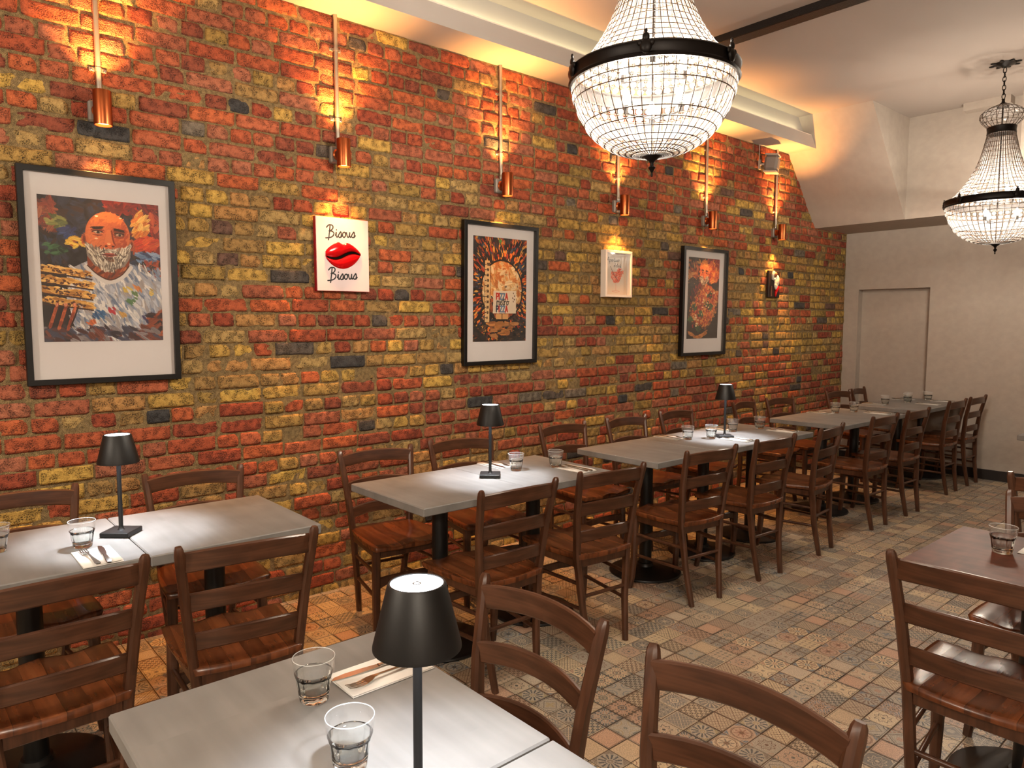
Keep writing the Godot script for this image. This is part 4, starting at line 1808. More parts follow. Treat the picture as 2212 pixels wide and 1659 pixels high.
func dab(x: float, y: float, rx: float, ry: float, ang: float, c: Color, bristle := 0.18) -> void:   # one brush stroke; x, y, rx, ry in shares of the width
	var cx := x * cvw
	var cy := y * cvw
	var a := rx * cvw
	var b := ry * cvw
	var big := maxf(a, b) + 1.0
	var ca := cos(ang)
	var sa := sin(ang)
	for py in range(maxi(0, int(cy - big)), mini(cvh, int(cy + big) + 1)):
		for px in range(maxi(0, int(cx - big)), mini(cvw, int(cx + big) + 1)):
			var dx := px - cx
			var dy := py - cy
			var u := (dx * ca + dy * sa) / a
			var v := (-dx * sa + dy * ca) / b
			var q := u * u + v * v
			if q > 1.0:
				continue
			var h := fposmod(sin(floor(v * b * 0.9) * 12.9898 + cx) * 43758.5453, 1.0)
			if q > 0.55 and h < 0.35:
				continue
			var k := 1.0 + bristle * (h - 0.5) * 2.0
			var i := (py * cvw + px) * 3
			cv[i] = b8(c.r * k)
			cv[i + 1] = b8(c.g * k)
			cv[i + 2] = b8(c.b * k)


func scrub(r: RandomNumberGenerator, x0: float, y0: float, x1: float, y1: float, n: int, size: float, palette: Array, ang := 0.0, spread := 1.5) -> void:   # many strokes in a rectangle
	for k in n:
		var c: Color = palette[r.randi_range(0, palette.size() - 1)]
		dab(r.randf_range(x0, x1), r.randf_range(y0, y1), size * r.randf_range(0.7, 1.5), size * r.randf_range(0.25, 0.6), ang + r.randf_range(-spread, spread), c.lightened(r.randf_range(0.0, 0.1)).darkened(r.randf_range(0.0, 0.15)))


func blob(r: RandomNumberGenerator, x: float, y: float, rx: float, ry: float, n: int, size: float, palette: Array, ang := 0.0, spread := 0.8) -> void:   # many strokes in an ellipse
	for k in n:
		var q := sqrt(r.randf())
		var t := r.randf() * TAU
		var c: Color = palette[r.randi_range(0, palette.size() - 1)]
		dab(x + cos(t) * q * rx, y + sin(t) * q * ry, size * r.randf_range(0.7, 1.4), size * r.randf_range(0.3, 0.6), ang + r.randf_range(-spread, spread), c.lightened(r.randf_range(0.0, 0.08)).darkened(r.randf_range(0.0, 0.12)))


func line(pts: Array, width: float, c: Color, closed := false) -> void:   # a smooth pen line through points, in shares of the width
	var cur := Curve2D.new()
	for i in pts.size():
		var p: Vector2 = pts[i]
		var a: Vector2 = pts[maxi(i - 1, 0)]
		var b: Vector2 = pts[mini(i + 1, pts.size() - 1)]
		var t := (b - a) / 6.0
		cur.add_point(p * cvw, -t * cvw, t * cvw)
	if closed:
		cur.add_point(pts[0] * cvw)
	var length := cur.get_baked_length()
	var r := maxf(0.7, width * cvw * 0.5)
	var d := 0.0
	while d <= length:
		var p := cur.sample_baked(d)
		for py in range(maxi(0, int(p.y - r)), mini(cvh, int(p.y + r) + 1)):
			for px in range(maxi(0, int(p.x - r)), mini(cvw, int(p.x + r) + 1)):
				if Vector2(px + 0.5, py + 0.5).distance_to(p) <= r:
					var i := (py * cvw + px) * 3
					cv[i] = b8(c.r)
					cv[i + 1] = b8(c.g)
					cv[i + 2] = b8(c.b)
		d += maxf(0.5, r * 0.5)


func fill(pts: Array, c: Color) -> void:   # a filled outline, in shares of the width
	var poly := PackedVector2Array()
	for p in pts:
		poly.append(p * cvw)
	var lo := poly[0]
	var hi := poly[0]
	for p in poly:
		lo = lo.min(p)
		hi = hi.max(p)
	for py in range(maxi(0, int(lo.y)), mini(cvh, int(hi.y) + 1)):
		for px in range(maxi(0, int(lo.x)), mini(cvw, int(hi.x) + 1)):
			if Geometry2D.is_point_in_polygon(Vector2(px + 0.5, py + 0.5), poly):
				var i := (py * cvw + px) * 3
				cv[i] = b8(c.r)
				cv[i + 1] = b8(c.g)
				cv[i + 2] = b8(c.b)


func print_material(called: String, rough := 0.6) -> StandardMaterial3D:
	var m := mat(called, Color(1, 1, 1), rough)
	m.albedo_texture = ImageTexture.create_from_image(Image.create_from_data(cvw, cvh, false, Image.FORMAT_RGB8, cv))
	return m


# pen strokes of the letters that stand on things in the room; unit = x-height, y up
func letter(ch: String) -> Array:
	match ch:
		"B":
			return [[[0.05, 1.75], [0.5, 2.15], [1.15, 2.1], [1.3, 1.7], [0.95, 1.25], [0.5, 1.1], [1.1, 1.05], [1.45, 0.7], [1.2, 0.2], [0.6, -0.05], [-0.2, -0.12]], [[0.72, 2.0], [0.6, 1.0], [0.42, -0.2], [0.36, -0.45]], 1.75]
		"i":
			return [[[0.0, 0.35], [0.16, 0.9], [0.14, 0.3], [0.3, 0.02], [0.55, 0.3]], [[0.22, 1.32], [0.24, 1.36]], 0.52]
		"s":
			return [[[0.0, 0.3], [0.3, 0.75], [0.52, 1.0], [0.62, 0.6], [0.55, 0.15], [0.3, -0.02], [0.1, 0.1]], [[0.3, -0.02], [0.6, 0.08], [0.8, 0.35]], 0.78]
		"o":
			return [[[0.45, 0.95], [0.15, 0.75], [0.1, 0.3], [0.35, 0.0], [0.65, 0.3], [0.6, 0.8], [0.4, 0.95], [0.7, 0.82], [0.92, 0.85]], 0.88]
		"u":
			return [[[0.0, 0.85], [0.08, 0.4], [0.25, 0.03], [0.5, 0.2], [0.66, 0.9], [0.62, 0.3], [0.78, 0.03], [1.0, 0.32]], 0.97]
		"A":
			return [[[-0.1, 0.0], [0.5, 1.9], [0.75, 2.0], [0.95, 0.0], [1.15, 0.15]], [[0.1, 0.75], [0.95, 0.85]], 1.15]
		"p":
			return [[[0.1, 0.9], [0.05, -0.9]], [[0.08, 0.6], [0.35, 1.0], [0.62, 0.7], [0.5, 0.1], [0.15, 0.05]], 0.75]
		"e":
			return [[[0.05, 0.45], [0.5, 0.6], [0.4, 0.98], [0.1, 0.75], [0.1, 0.2], [0.4, 0.0], [0.7, 0.3]], 0.66]
		"r":
			return [[[0.05, 0.95], [0.1, 0.0]], [[0.1, 0.6], [0.35, 0.95], [0.6, 0.85]], 0.6]
		"t":
			return [[[0.25, 1.7], [0.2, 0.3], [0.35, 0.0], [0.6, 0.25]], [[0.0, 1.1], [0.5, 1.15]], 0.55]
		"v":
			return [[[0.0, 0.9], [0.3, 0.0], [0.6, 0.95]], 0.66]
		"'":
			return [[[0.15, 1.9], [0.08, 1.5]], 0.3]
		"c":
			return [[[0.6, 0.85], [0.25, 0.95], [0.08, 0.4], [0.35, 0.0], [0.65, 0.2]], 0.68]
		"l":
			return [[[0.0, 0.3], [0.35, 1.6], [0.2, 1.9], [0.12, 0.4], [0.35, 0.0]], 0.42]
		"k":
			return [[[0.15, 1.9], [0.1, 0.0]], [[0.6, 0.95], [0.15, 0.45], [0.65, 0.0]], 0.72]
		"m":
			return [[[0.05, 0.95], [0.02, 0.0]], [[0.04, 0.6], [0.3, 0.98], [0.45, 0.7], [0.42, 0.0]], [[0.44, 0.6], [0.7, 0.98], [0.86, 0.7], [0.84, 0.0], [1.0, 0.1]], 1.08]
		"P":
			return [[[0.1, 1.4], [0.1, 0.0]], [[0.1, 1.35], [0.55, 1.35], [0.68, 1.0], [0.5, 0.68], [0.1, 0.66]], 0.8]
		"I":
			return [[[0.12, 1.4], [0.12, 0.0]], 0.36]
		"Z":
			return [[[0.05, 1.35], [0.4, 1.35], [0.65, 1.35]], [[0.65, 1.35], [0.35, 0.7], [0.05, 0.04]], [[0.05, 0.04], [0.4, 0.04], [0.7, 0.04]], 0.82]
		"Y":
			return [[[0.05, 0.0], [0.38, 1.4]], [[0.38, 1.4], [0.7, 0.0]], [[0.18, 0.5], [0.6, 0.5]], 0.82]   # capital A of the pizza lettering
		"0":
			return [[[0.3, 1.4], [0.05, 0.9], [0.1, 0.2], [0.35, 0.0], [0.58, 0.5], [0.5, 1.2], [0.3, 1.4]], 0.75]
		"1":
			return [[[0.1, 1.1], [0.35, 1.4], [0.35, 0.0]], 0.6]
		"2":
			return [[[0.05, 1.1], [0.35, 1.4], [0.55, 1.0], [0.05, 0.0], [0.6, 0.02]], 0.75]
		"3":
			return [[[0.05, 1.3], [0.5, 1.25], [0.3, 0.75], [0.58, 0.4], [0.3, 0.0], [0.02, 0.15]], 0.75]
		"4":
			return [[[0.4, 1.4], [0.02, 0.45], [0.65, 0.45]], [[0.45, 0.8], [0.45, 0.0]], 0.75]
		"5":
			return [[[0.55, 1.4], [0.1, 1.4], [0.08, 0.8], [0.55, 0.7], [0.5, 0.1], [0.05, 0.05]], 0.75]
		"6":
			return [[[0.5, 1.4], [0.1, 0.8], [0.1, 0.2], [0.4, 0.0], [0.56, 0.4], [0.3, 0.7], [0.1, 0.5]], 0.75]
		"7":
			return [[[0.05, 1.4], [0.6, 1.4], [0.25, 0.0]], 0.75]
		"8":
			return [[[0.3, 1.4], [0.08, 1.1], [0.5, 0.4], [0.3, 0.0], [0.06, 0.35], [0.5, 1.05], [0.3, 1.4]], 0.75]
		"9":
			return [[[0.5, 1.0], [0.25, 0.75], [0.08, 1.1], [0.35, 1.4], [0.55, 1.0], [0.4, 0.0]], 0.75]
	return [0.5]


func write(text: String, x: float, y: float, unit: float, pen: float, c: Color, rise := 0.0, colors := []) -> void:   # baseline start, x-height, pen width in shares of the width
	var at := 0.0
	for k in text.length():
		var l := letter(text[k])
		for st in l.slice(0, l.size() - 1):
			var pts := []
			for p in st:
				var u: float = (at + p[0]) * unit
				pts.append(Vector2(x + u, y - p[1] * unit - u * rise))
			line(pts, pen, colors[k % colors.size()] if colors.size() else c)
		at += l[l.size() - 1]


func paint_bread_portrait() -> StandardMaterial3D:
	var r := RandomNumberGenerator.new()
	r.seed = 501
	var h := 1.315
	canvas(400, int(400 * h), Color(0.1, 0.08, 0.09))
	var dark := [Color(0.09, 0.08, 0.1), Color(0.14, 0.15, 0.2), Color(0.17, 0.1, 0.08), Color(0.12, 0.16, 0.24)]
	scrub(r, 0, 0, 1, 0.66, 620, 0.05, dark)
	scrub(r, 0.0, 0.03, 0.13, 0.3, 36, 0.045, [Color(0.55, 0.22, 0.14), Color(0.4, 0.16, 0.12), Color(0.6, 0.3, 0.17)])
	scrub(r, 0.55, 0.0, 1, 0.1, 60, 0.045, [Color(0.5, 0.11, 0.08), Color(0.62, 0.17, 0.09), Color(0.36, 0.09, 0.08)])
	scrub(r, 0.78, 0.08, 1, 0.46, 120, 0.05, [Color(0.55, 0.14, 0.08), Color(0.66, 0.24, 0.1), Color(0.42, 0.11, 0.08), Color(0.3, 0.1, 0.09)], -0.6)
	blob(r, 0.83, 0.2, 0.07, 0.12, 46, 0.04, [Color(0.82, 0.58, 0.22), Color(0.86, 0.68, 0.34), Color(0.78, 0.42, 0.13)], -0.9, 0.4)
	blob(r, 0.88, 0.38, 0.11, 0.06, 36, 0.045, [Color(0.72, 0.2, 0.07), Color(0.78, 0.28, 0.09)], -0.4, 0.5)
	scrub(r, 0.8, 0.47, 1, 0.55, 40, 0.035, [Color(0.3, 0.42, 0.56), Color(0.16, 0.22, 0.36), Color(0.5, 0.58, 0.68)], 0.2, 0.4)
	scrub(r, 0.84, 0.56, 1, 0.7, 40, 0.04, [Color(0.5, 0.14, 0.08), Color(0.62, 0.24, 0.1), Color(0.12, 0.09, 0.1)])
	blob(r, 0.14, 0.22, 0.07, 0.07, 20, 0.035, [Color(0.48, 0.5, 0.24), Color(0.58, 0.56, 0.3), Color(0.32, 0.36, 0.18)])
	blob(r, 0.28, 0.4, 0.06, 0.05, 20, 0.035, [Color(0.8, 0.62, 0.16), Color(0.72, 0.38, 0.1), Color(0.86, 0.72, 0.26)])
	blob(r, 0.12, 0.47, 0.1, 0.05, 24, 0.035, [Color(0.14, 0.3, 0.16), Color(0.2, 0.38, 0.22), Color(0.08, 0.18, 0.12)])
	blob(r, 0.23, 0.31, 0.06, 0.05, 18, 0.035, [Color(0.13, 0.18, 0.36), Color(0.16, 0.24, 0.42)])
	scrub(r, 0.24, 0.48, 0.4, 0.64, 40, 0.05, [Color(0.05, 0.05, 0.06), Color(0.08, 0.07, 0.08)])
	# shirt
	fill([Vector2(0.3, h), Vector2(0.2, 0.9), Vector2(0.24, 0.64), Vector2(0.37, 0.57), Vector2(0.72, 0.57), Vector2(0.86, 0.66), Vector2(1.0, 0.72), Vector2(1.0, h)], Color(0.6, 0.6, 0.62))
	for q in 560:
		var y := r.randf_range(0.6, h)
		var w := clampf((y - 0.5) * 2.6, 0.05, 0.42)
		dab(0.62 + r.randf_range(-w, w), y, 0.05 * r.randf_range(0.5, 1.3), 0.011 * r.randf_range(0.6, 1.6), 1.1 + r.randf_range(-0.4, 0.4), [Color(0.76, 0.75, 0.73), Color(0.66, 0.67, 0.7), Color(0.5, 0.54, 0.6), Color(0.82, 0.8, 0.77), Color(0.58, 0.55, 0.53), Color(0.4, 0.45, 0.53)][r.randi_range(0, 5)], 0.1)
	for q in [[0.72, 0.93, Color(0.28, 0.42, 0.24)], [0.76, 0.88, Color(0.36, 0.48, 0.28)], [0.69, 0.83, Color(0.78, 0.66, 0.28)], [0.79, 0.81, Color(0.76, 0.46, 0.22)], [0.56, 1.03, Color(0.66, 0.14, 0.18)], [0.42, 1.07, Color(0.14, 0.3, 0.46)], [0.47, 1.05, Color(0.16, 0.34, 0.5)], [0.38, 1.14, Color(0.74, 0.34, 0.14)], [0.66, 1.06, Color(0.78, 0.58, 0.26)], [0.9, 0.84, Color(0.8, 0.68, 0.36)], [0.86, 1.1, Color(0.18, 0.16, 0.32)]]:
		blob(r, q[0], q[1], 0.03, 0.03, 5, 0.028, [q[2]], 0.9, 0.4)
	scrub(r, 0.88, 1.04, 1.0, 1.3, 60, 0.045, [Color(0.1, 0.07, 0.1), Color(0.48, 0.2, 0.1), Color(0.2, 0.12, 0.14), Color(0.6, 0.27, 0.12)], -0.4, 0.5)
	scrub(r, 0.0, 1.19, 0.95, h, 130, 0.05, [Color(0.14, 0.1, 0.14), Color(0.26, 0.12, 0.12), Color(0.22, 0.23, 0.3), Color(0.46, 0.42, 0.42), Color(0.42, 0.18, 0.12)], 0.6, 0.5)
	# neck
	fill([Vector2(0.37, 0.5), Vector2(0.73, 0.5), Vector2(0.72, 0.62), Vector2(0.64, 0.72), Vector2(0.55, 0.75), Vector2(0.45, 0.71), Vector2(0.37, 0.63)], Color(0.5, 0.22, 0.11))
	blob(r, 0.55, 0.63, 0.14, 0.09, 60, 0.035, [Color(0.62, 0.3, 0.14), Color(0.5, 0.2, 0.1), Color(0.7, 0.37, 0.17), Color(0.36, 0.15, 0.09)], -0.9, 0.4)
	line([Vector2(0.355, 0.62), Vector2(0.44, 0.71), Vector2(0.55, 0.76), Vector2(0.66, 0.71), Vector2(0.74, 0.61)], 0.034, Color(0.78, 0.76, 0.73))
	line([Vector2(0.37, 0.61), Vector2(0.45, 0.69), Vector2(0.55, 0.737), Vector2(0.65, 0.69), Vector2(0.72, 0.6)], 0.01, Color(0.24, 0.12, 0.08))
	# bald head with ears
	for e in [[0.352, 0.37], [0.748, 0.4]]:
		dab(e[0], e[1], 0.026, 0.058, 0.05, Color(0.62, 0.3, 0.17))
		dab(e[0], e[1], 0.012, 0.036, 0.05, Color(0.4, 0.16, 0.1))
	var dome := []
	for k in 40:
		var a := TAU * k / 40.0
		dome.append(Vector2(0.55 + cos(a) * (0.188 - 0.02 * maxf(0.0, sin(a))), 0.33 + sin(a) * (0.225 if sin(a) < 0 else 0.27)))
	fill(dome, Color(0.74, 0.39, 0.21))
	for k in 300:   # skin strokes: lighter on the brow and the left, deeper on the right
		var q := sqrt(r.randf()) * 0.95
		var t := r.randf() * TAU
		var x := 0.55 + cos(t) * q * 0.175
		var y := 0.31 + sin(t) * q * 0.21
		var c := Color(0.78, 0.43, 0.24).lerp(Color(0.55, 0.2, 0.11), clampf((x - 0.48) * 3.2 + (y - 0.3) * 0.8, 0.0, 1.0))
		if y < 0.2:
			c = c.lerp(Color(0.9, 0.52, 0.24), 0.7)
		dab(x, y, 0.026, 0.01, -0.7 + r.randf_range(-0.6, 0.6), c, 0.08)
	for q in [[0.46, 0.15], [0.66, 0.155], [0.45, 0.355]]:
		dab(q[0], q[1], 0.014, 0.01, 0.0, Color(0.95, 0.8, 0.64))
	for e in [[0.465, 0.255, -0.1, 1.0], [0.645, 0.268, 0.16, 0.8]]:
		dab(e[0], e[1] + 0.03, 0.058, 0.036, 0.0, Color(0.5 * e[3], 0.22 * e[3], 0.13 * e[3]), 0.06)
		dab(e[0], e[1], 0.062, 0.015, e[2], Color(0.13, 0.08, 0.065))
		dab(e[0], e[1] + 0.043, 0.036, 0.013, 0.0, Color(0.7, 0.6, 0.5))
		dab(e[0] + 0.004, e[1] + 0.043, 0.015, 0.013, 0.0, Color(0.07, 0.045, 0.04))
		line([Vector2(e[0] - 0.04, e[1] + 0.038), Vector2(e[0], e[1] + 0.028), Vector2(e[0] + 0.042, e[1] + 0.04)], 0.009, Color(0.16, 0.08, 0.06))
		line([Vector2(e[0] - 0.04, e[1] + 0.066), Vector2(e[0], e[1] + 0.074), Vector2(e[0] + 0.04, e[1] + 0.066)], 0.006, Color(0.38, 0.15, 0.09))
	fill([Vector2(0.545, 0.27), Vector2(0.575, 0.27), Vector2(0.6, 0.41), Vector2(0.515, 0.41)], Color(0.78, 0.44, 0.25))
	line([Vector2(0.582, 0.28), Vector2(0.592, 0.36), Vector2(0.606, 0.41)], 0.014, Color(0.46, 0.17, 0.1))
	dab(0.557, 0.408, 0.046, 0.022, 0.0, Color(0.76, 0.37, 0.2))
	dab(0.553, 0.398, 0.016, 0.012, 0.0, Color(0.93, 0.66, 0.45))
	for x in [0.53, 0.588]:
		dab(x, 0.422, 0.013, 0.008, 0.0, Color(0.26, 0.09, 0.06))
	line([Vector2(0.49, 0.42), Vector2(0.45, 0.46), Vector2(0.44, 0.5)], 0.008, Color(0.42, 0.16, 0.1))
	# grey beard and moustache
	var grey := [Color(0.76, 0.73, 0.65), Color(0.62, 0.58, 0.52), Color(0.84, 0.82, 0.75), Color(0.46, 0.42, 0.38), Color(0.32, 0.28, 0.25)]
	fill([Vector2(0.36, 0.4), Vector2(0.4, 0.44), Vector2(0.45, 0.47), Vector2(0.55, 0.45), Vector2(0.65, 0.47), Vector2(0.7, 0.44), Vector2(0.74, 0.41), Vector2(0.735, 0.52), Vector2(0.68, 0.61), Vector2(0.55, 0.655), Vector2(0.43, 0.61), Vector2(0.37, 0.52)], Color(0.5, 0.46, 0.42))
	for k in 700:
		var u := r.randf_range(-1.0, 1.0)
		var lo := 0.655 - 0.14 * u * u - 0.09 * pow(absf(u), 4.0)
		var hi := 0.455 - 0.05 * u * u
		dab(0.55 + u * 0.185, lerpf(hi, lo, r.randf()), 0.024 * r.randf_range(0.6, 1.2), 0.005, 1.57 + u * 0.6 + r.randf_range(-0.3, 0.3), grey[r.randi_range(0, 4)], 0.06)
	for k in 80:
		var u := r.randf_range(-1.0, 1.0)
		dab(0.557 + u * 0.1, 0.455 + u * u * 0.05, 0.026, 0.006, 0.9 * u, grey[r.randi_range(0, 4)].darkened(0.15), 0.06)
	dab(0.557, 0.502, 0.06, 0.017, 0.0, Color(0.6, 0.25, 0.2))
	line([Vector2(0.495, 0.5), Vector2(0.557, 0.505), Vector2(0.62, 0.5)], 0.008, Color(0.22, 0.07, 0.06))
	blob(r, 0.557, 0.545, 0.035, 0.018, 14, 0.016, [Color(0.42, 0.28, 0.2), Color(0.3, 0.2, 0.16)], 1.4)
	# slices of bread in the raised hand
	for k in 4:
		var y0 := 0.645 + k * 0.095
		for q in 70:
			var u := r.randf()
			dab(u * 0.4, y0 + u * 0.055 - k * u * 0.0 + r.randf_range(-0.028, 0.028), 0.035, 0.014, 0.15 + r.randf_range(-0.3, 0.3), [Color(0.74, 0.52, 0.22), Color(0.82, 0.62, 0.3), Color(0.64, 0.42, 0.17), Color(0.88, 0.7, 0.4)][r.randi_range(0, 3)])
		for q in 34:
			var u := r.randf()
			dab(u * 0.39, y0 + u * 0.055 + r.randf_range(-0.016, 0.024), r.randf_range(0.006, 0.015), r.randf_range(0.005, 0.01), 0.2, Color(0.3, 0.16, 0.07))
		line([Vector2(0.0, y0 + 0.04), Vector2(0.2, y0 + 0.066), Vector2(0.4, y0 + 0.095)], 0.014, Color(0.2, 0.09, 0.05))
	for k in 3:
		var x := 0.05 + k * 0.07
		for q in 26:
			var u := r.randf()
			dab(x + 0.06 * (1 - u), 0.98 + 0.045 * k * 0.3 + u * 0.19, 0.03, 0.014, 1.9, [Color(0.62, 0.28, 0.14), Color(0.5, 0.2, 0.1), Color(0.72, 0.36, 0.2)][r.randi_range(0, 2)])
		dab(x + 0.058, 0.975, 0.02, 0.014, 1.9, Color(0.8, 0.5, 0.36))
		line([Vector2(x + 0.085, 1.0), Vector2(x + 0.06, 1.08), Vector2(x + 0.02, 1.18)], 0.012, Color(0.14, 0.06, 0.05))
	return print_material("bread_portrait_print", 0.55)


func paint_pizza_portrait() -> StandardMaterial3D:
	var r := RandomNumberGenerator.new()
	r.seed = 640
	var h := 1.5
	canvas(260, int(260 * h), Color(0.12, 0.08, 0.07))
	scrub(r, 0, 0, 1, 0.8, 320, 0.06, [Color(0.12, 0.09, 0.08), Color(0.2, 0.12, 0.09), Color(0.28, 0.15, 0.1), Color(0.1, 0.1, 0.12)])
	scrub(r, 0, 0.05, 0.4, 0.5, 60, 0.05, [Color(0.68, 0.36, 0.14), Color(0.5, 0.2, 0.1), Color(0.72, 0.48, 0.24)])
	scrub(r, 0.6, 0.0, 1, 0.12, 50, 0.06, [Color(0.66, 0.16, 0.1), Color(0.5, 0.12, 0.1)])
	blob(r, 0.82, 0.24, 0.19, 0.2, 130, 0.06, [Color(0.85, 0.4, 0.12), Color(0.78, 0.28, 0.1), Color(0.92, 0.56, 0.2), Color(0.6, 0.16, 0.08)], -0.7)
	scrub(r, 0.0, 0.4, 0.35, 0.75, 60, 0.05, [Color(0.1, 0.09, 0.09), Color(0.16, 0.12, 0.1)], 0.0, 0.2)
	# jumper
	for q in 240:
		var y := r.randf_range(0.48, 1.0)
		var w := clampf((y - 0.44) * 2.0, 0.08, 0.36)
		dab(0.46 + r.randf_range(-w, w * 0.95), y, 0.05, 0.018, 1.2 + r.randf_range(-0.5, 0.5), [Color(0.36, 0.1, 0.1), Color(0.46, 0.14, 0.12), Color(0.28, 0.08, 0.08), Color(0.55, 0.2, 0.15)][r.randi_range(0, 3)])
	# head and beard
	blob(r, 0.51, 0.25, 0.135, 0.21, 170, 0.04, [Color(0.84, 0.42, 0.16), Color(0.76, 0.34, 0.13), Color(0.88, 0.52, 0.24)], -0.7)
	blob(r, 0.5, 0.12, 0.09, 0.07, 40, 0.035, [Color(0.92, 0.5, 0.16), Color(0.94, 0.58, 0.24)])
	for e in [[0.45, 0.225], [0.58, 0.235]]:
		dab(e[0], e[1], 0.045, 0.014, 0.1, Color(0.2, 0.11, 0.08))
		dab(e[0], e[1] + 0.035, 0.028, 0.012, 0.0, Color(0.25, 0.12, 0.08))
	dab(0.52, 0.31, 0.03, 0.045, 0.0, Color(0.85, 0.45, 0.22))
	for k in 230:
		var t := r.randf_range(0.0, PI)
		var q := r.randf_range(0.35, 1.0)
		dab(0.51 - cos(t) * 0.14 * q, 0.34 + sin(t) * 0.17 * q, 0.024, 0.008, 1.57 - cos(t) * 0.8, [Color(0.7, 0.62, 0.5), Color(0.52, 0.44, 0.36), Color(0.8, 0.74, 0.62), Color(0.36, 0.28, 0.22)][r.randi_range(0, 3)])
	dab(0.52, 0.4, 0.045, 0.013, 0.0, Color(0.6, 0.24, 0.16))
	# the pizza on its board
	for k in 900:
		var u := r.randf_range(0.0, 1.0)
		var v := r.randf_range(-1.0, 1.0)
		var cx := lerpf(0.78, 0.32, u)
		var cy := lerpf(0.55, 1.24, u)
		var w := 0.2 + 0.17 * sin(u * PI * 0.75 + 0.3)
		var x := cx + v * w
		var y := cy + v * w * 0.3
		var c: Color = [Color(0.74, 0.34, 0.13), Color(0.66, 0.25, 0.11), Color(0.82, 0.48, 0.2), Color(0.55, 0.17, 0.09), Color(0.78, 0.55, 0.28)][r.randi_range(0, 4)]
		if absf(v) > 0.85 or u > 0.94:
			c = [Color(0.72, 0.46, 0.2), Color(0.5, 0.27, 0.12), Color(0.3, 0.14, 0.08)][r.randi_range(0, 2)]
		dab(x, y, 0.032, 0.02, r.randf() * 3.0, c)
	for q in [[0.7, 0.68], [0.6, 0.85], [0.42, 1.06], [0.22, 0.92], [0.72, 0.9], [0.1, 1.14], [0.36, 1.32]]:
		blob(r, q[0], q[1], 0.075, 0.05, 16, 0.04, [Color(0.16, 0.28, 0.13), Color(0.24, 0.36, 0.17), Color(0.1, 0.19, 0.1)], r.randf() * 3.0)
	for k in 34:
		var u := r.randf()
		dab(lerpf(0.76, 0.3, u) + r.randf_range(-0.22, 0.22), lerpf(0.6, 1.24, u) + r.randf_range(-0.08, 0.08), 0.026, 0.02, 0.0, [Color(0.85, 0.74, 0.55), Color(0.6, 0.12, 0.08)][k % 2])
	for k in 70:
		var u := r.randf()
		dab(0.05 + u * 0.6, 1.36 + 0.1 * sin(u * PI) + r.randf_range(-0.02, 0.03), 0.05, 0.018, 0.3 * cos(u * PI), [Color(0.7, 0.44, 0.2), Color(0.6, 0.35, 0.15)][k % 2])
	return print_material("pizza_portrait_print", 0.55)


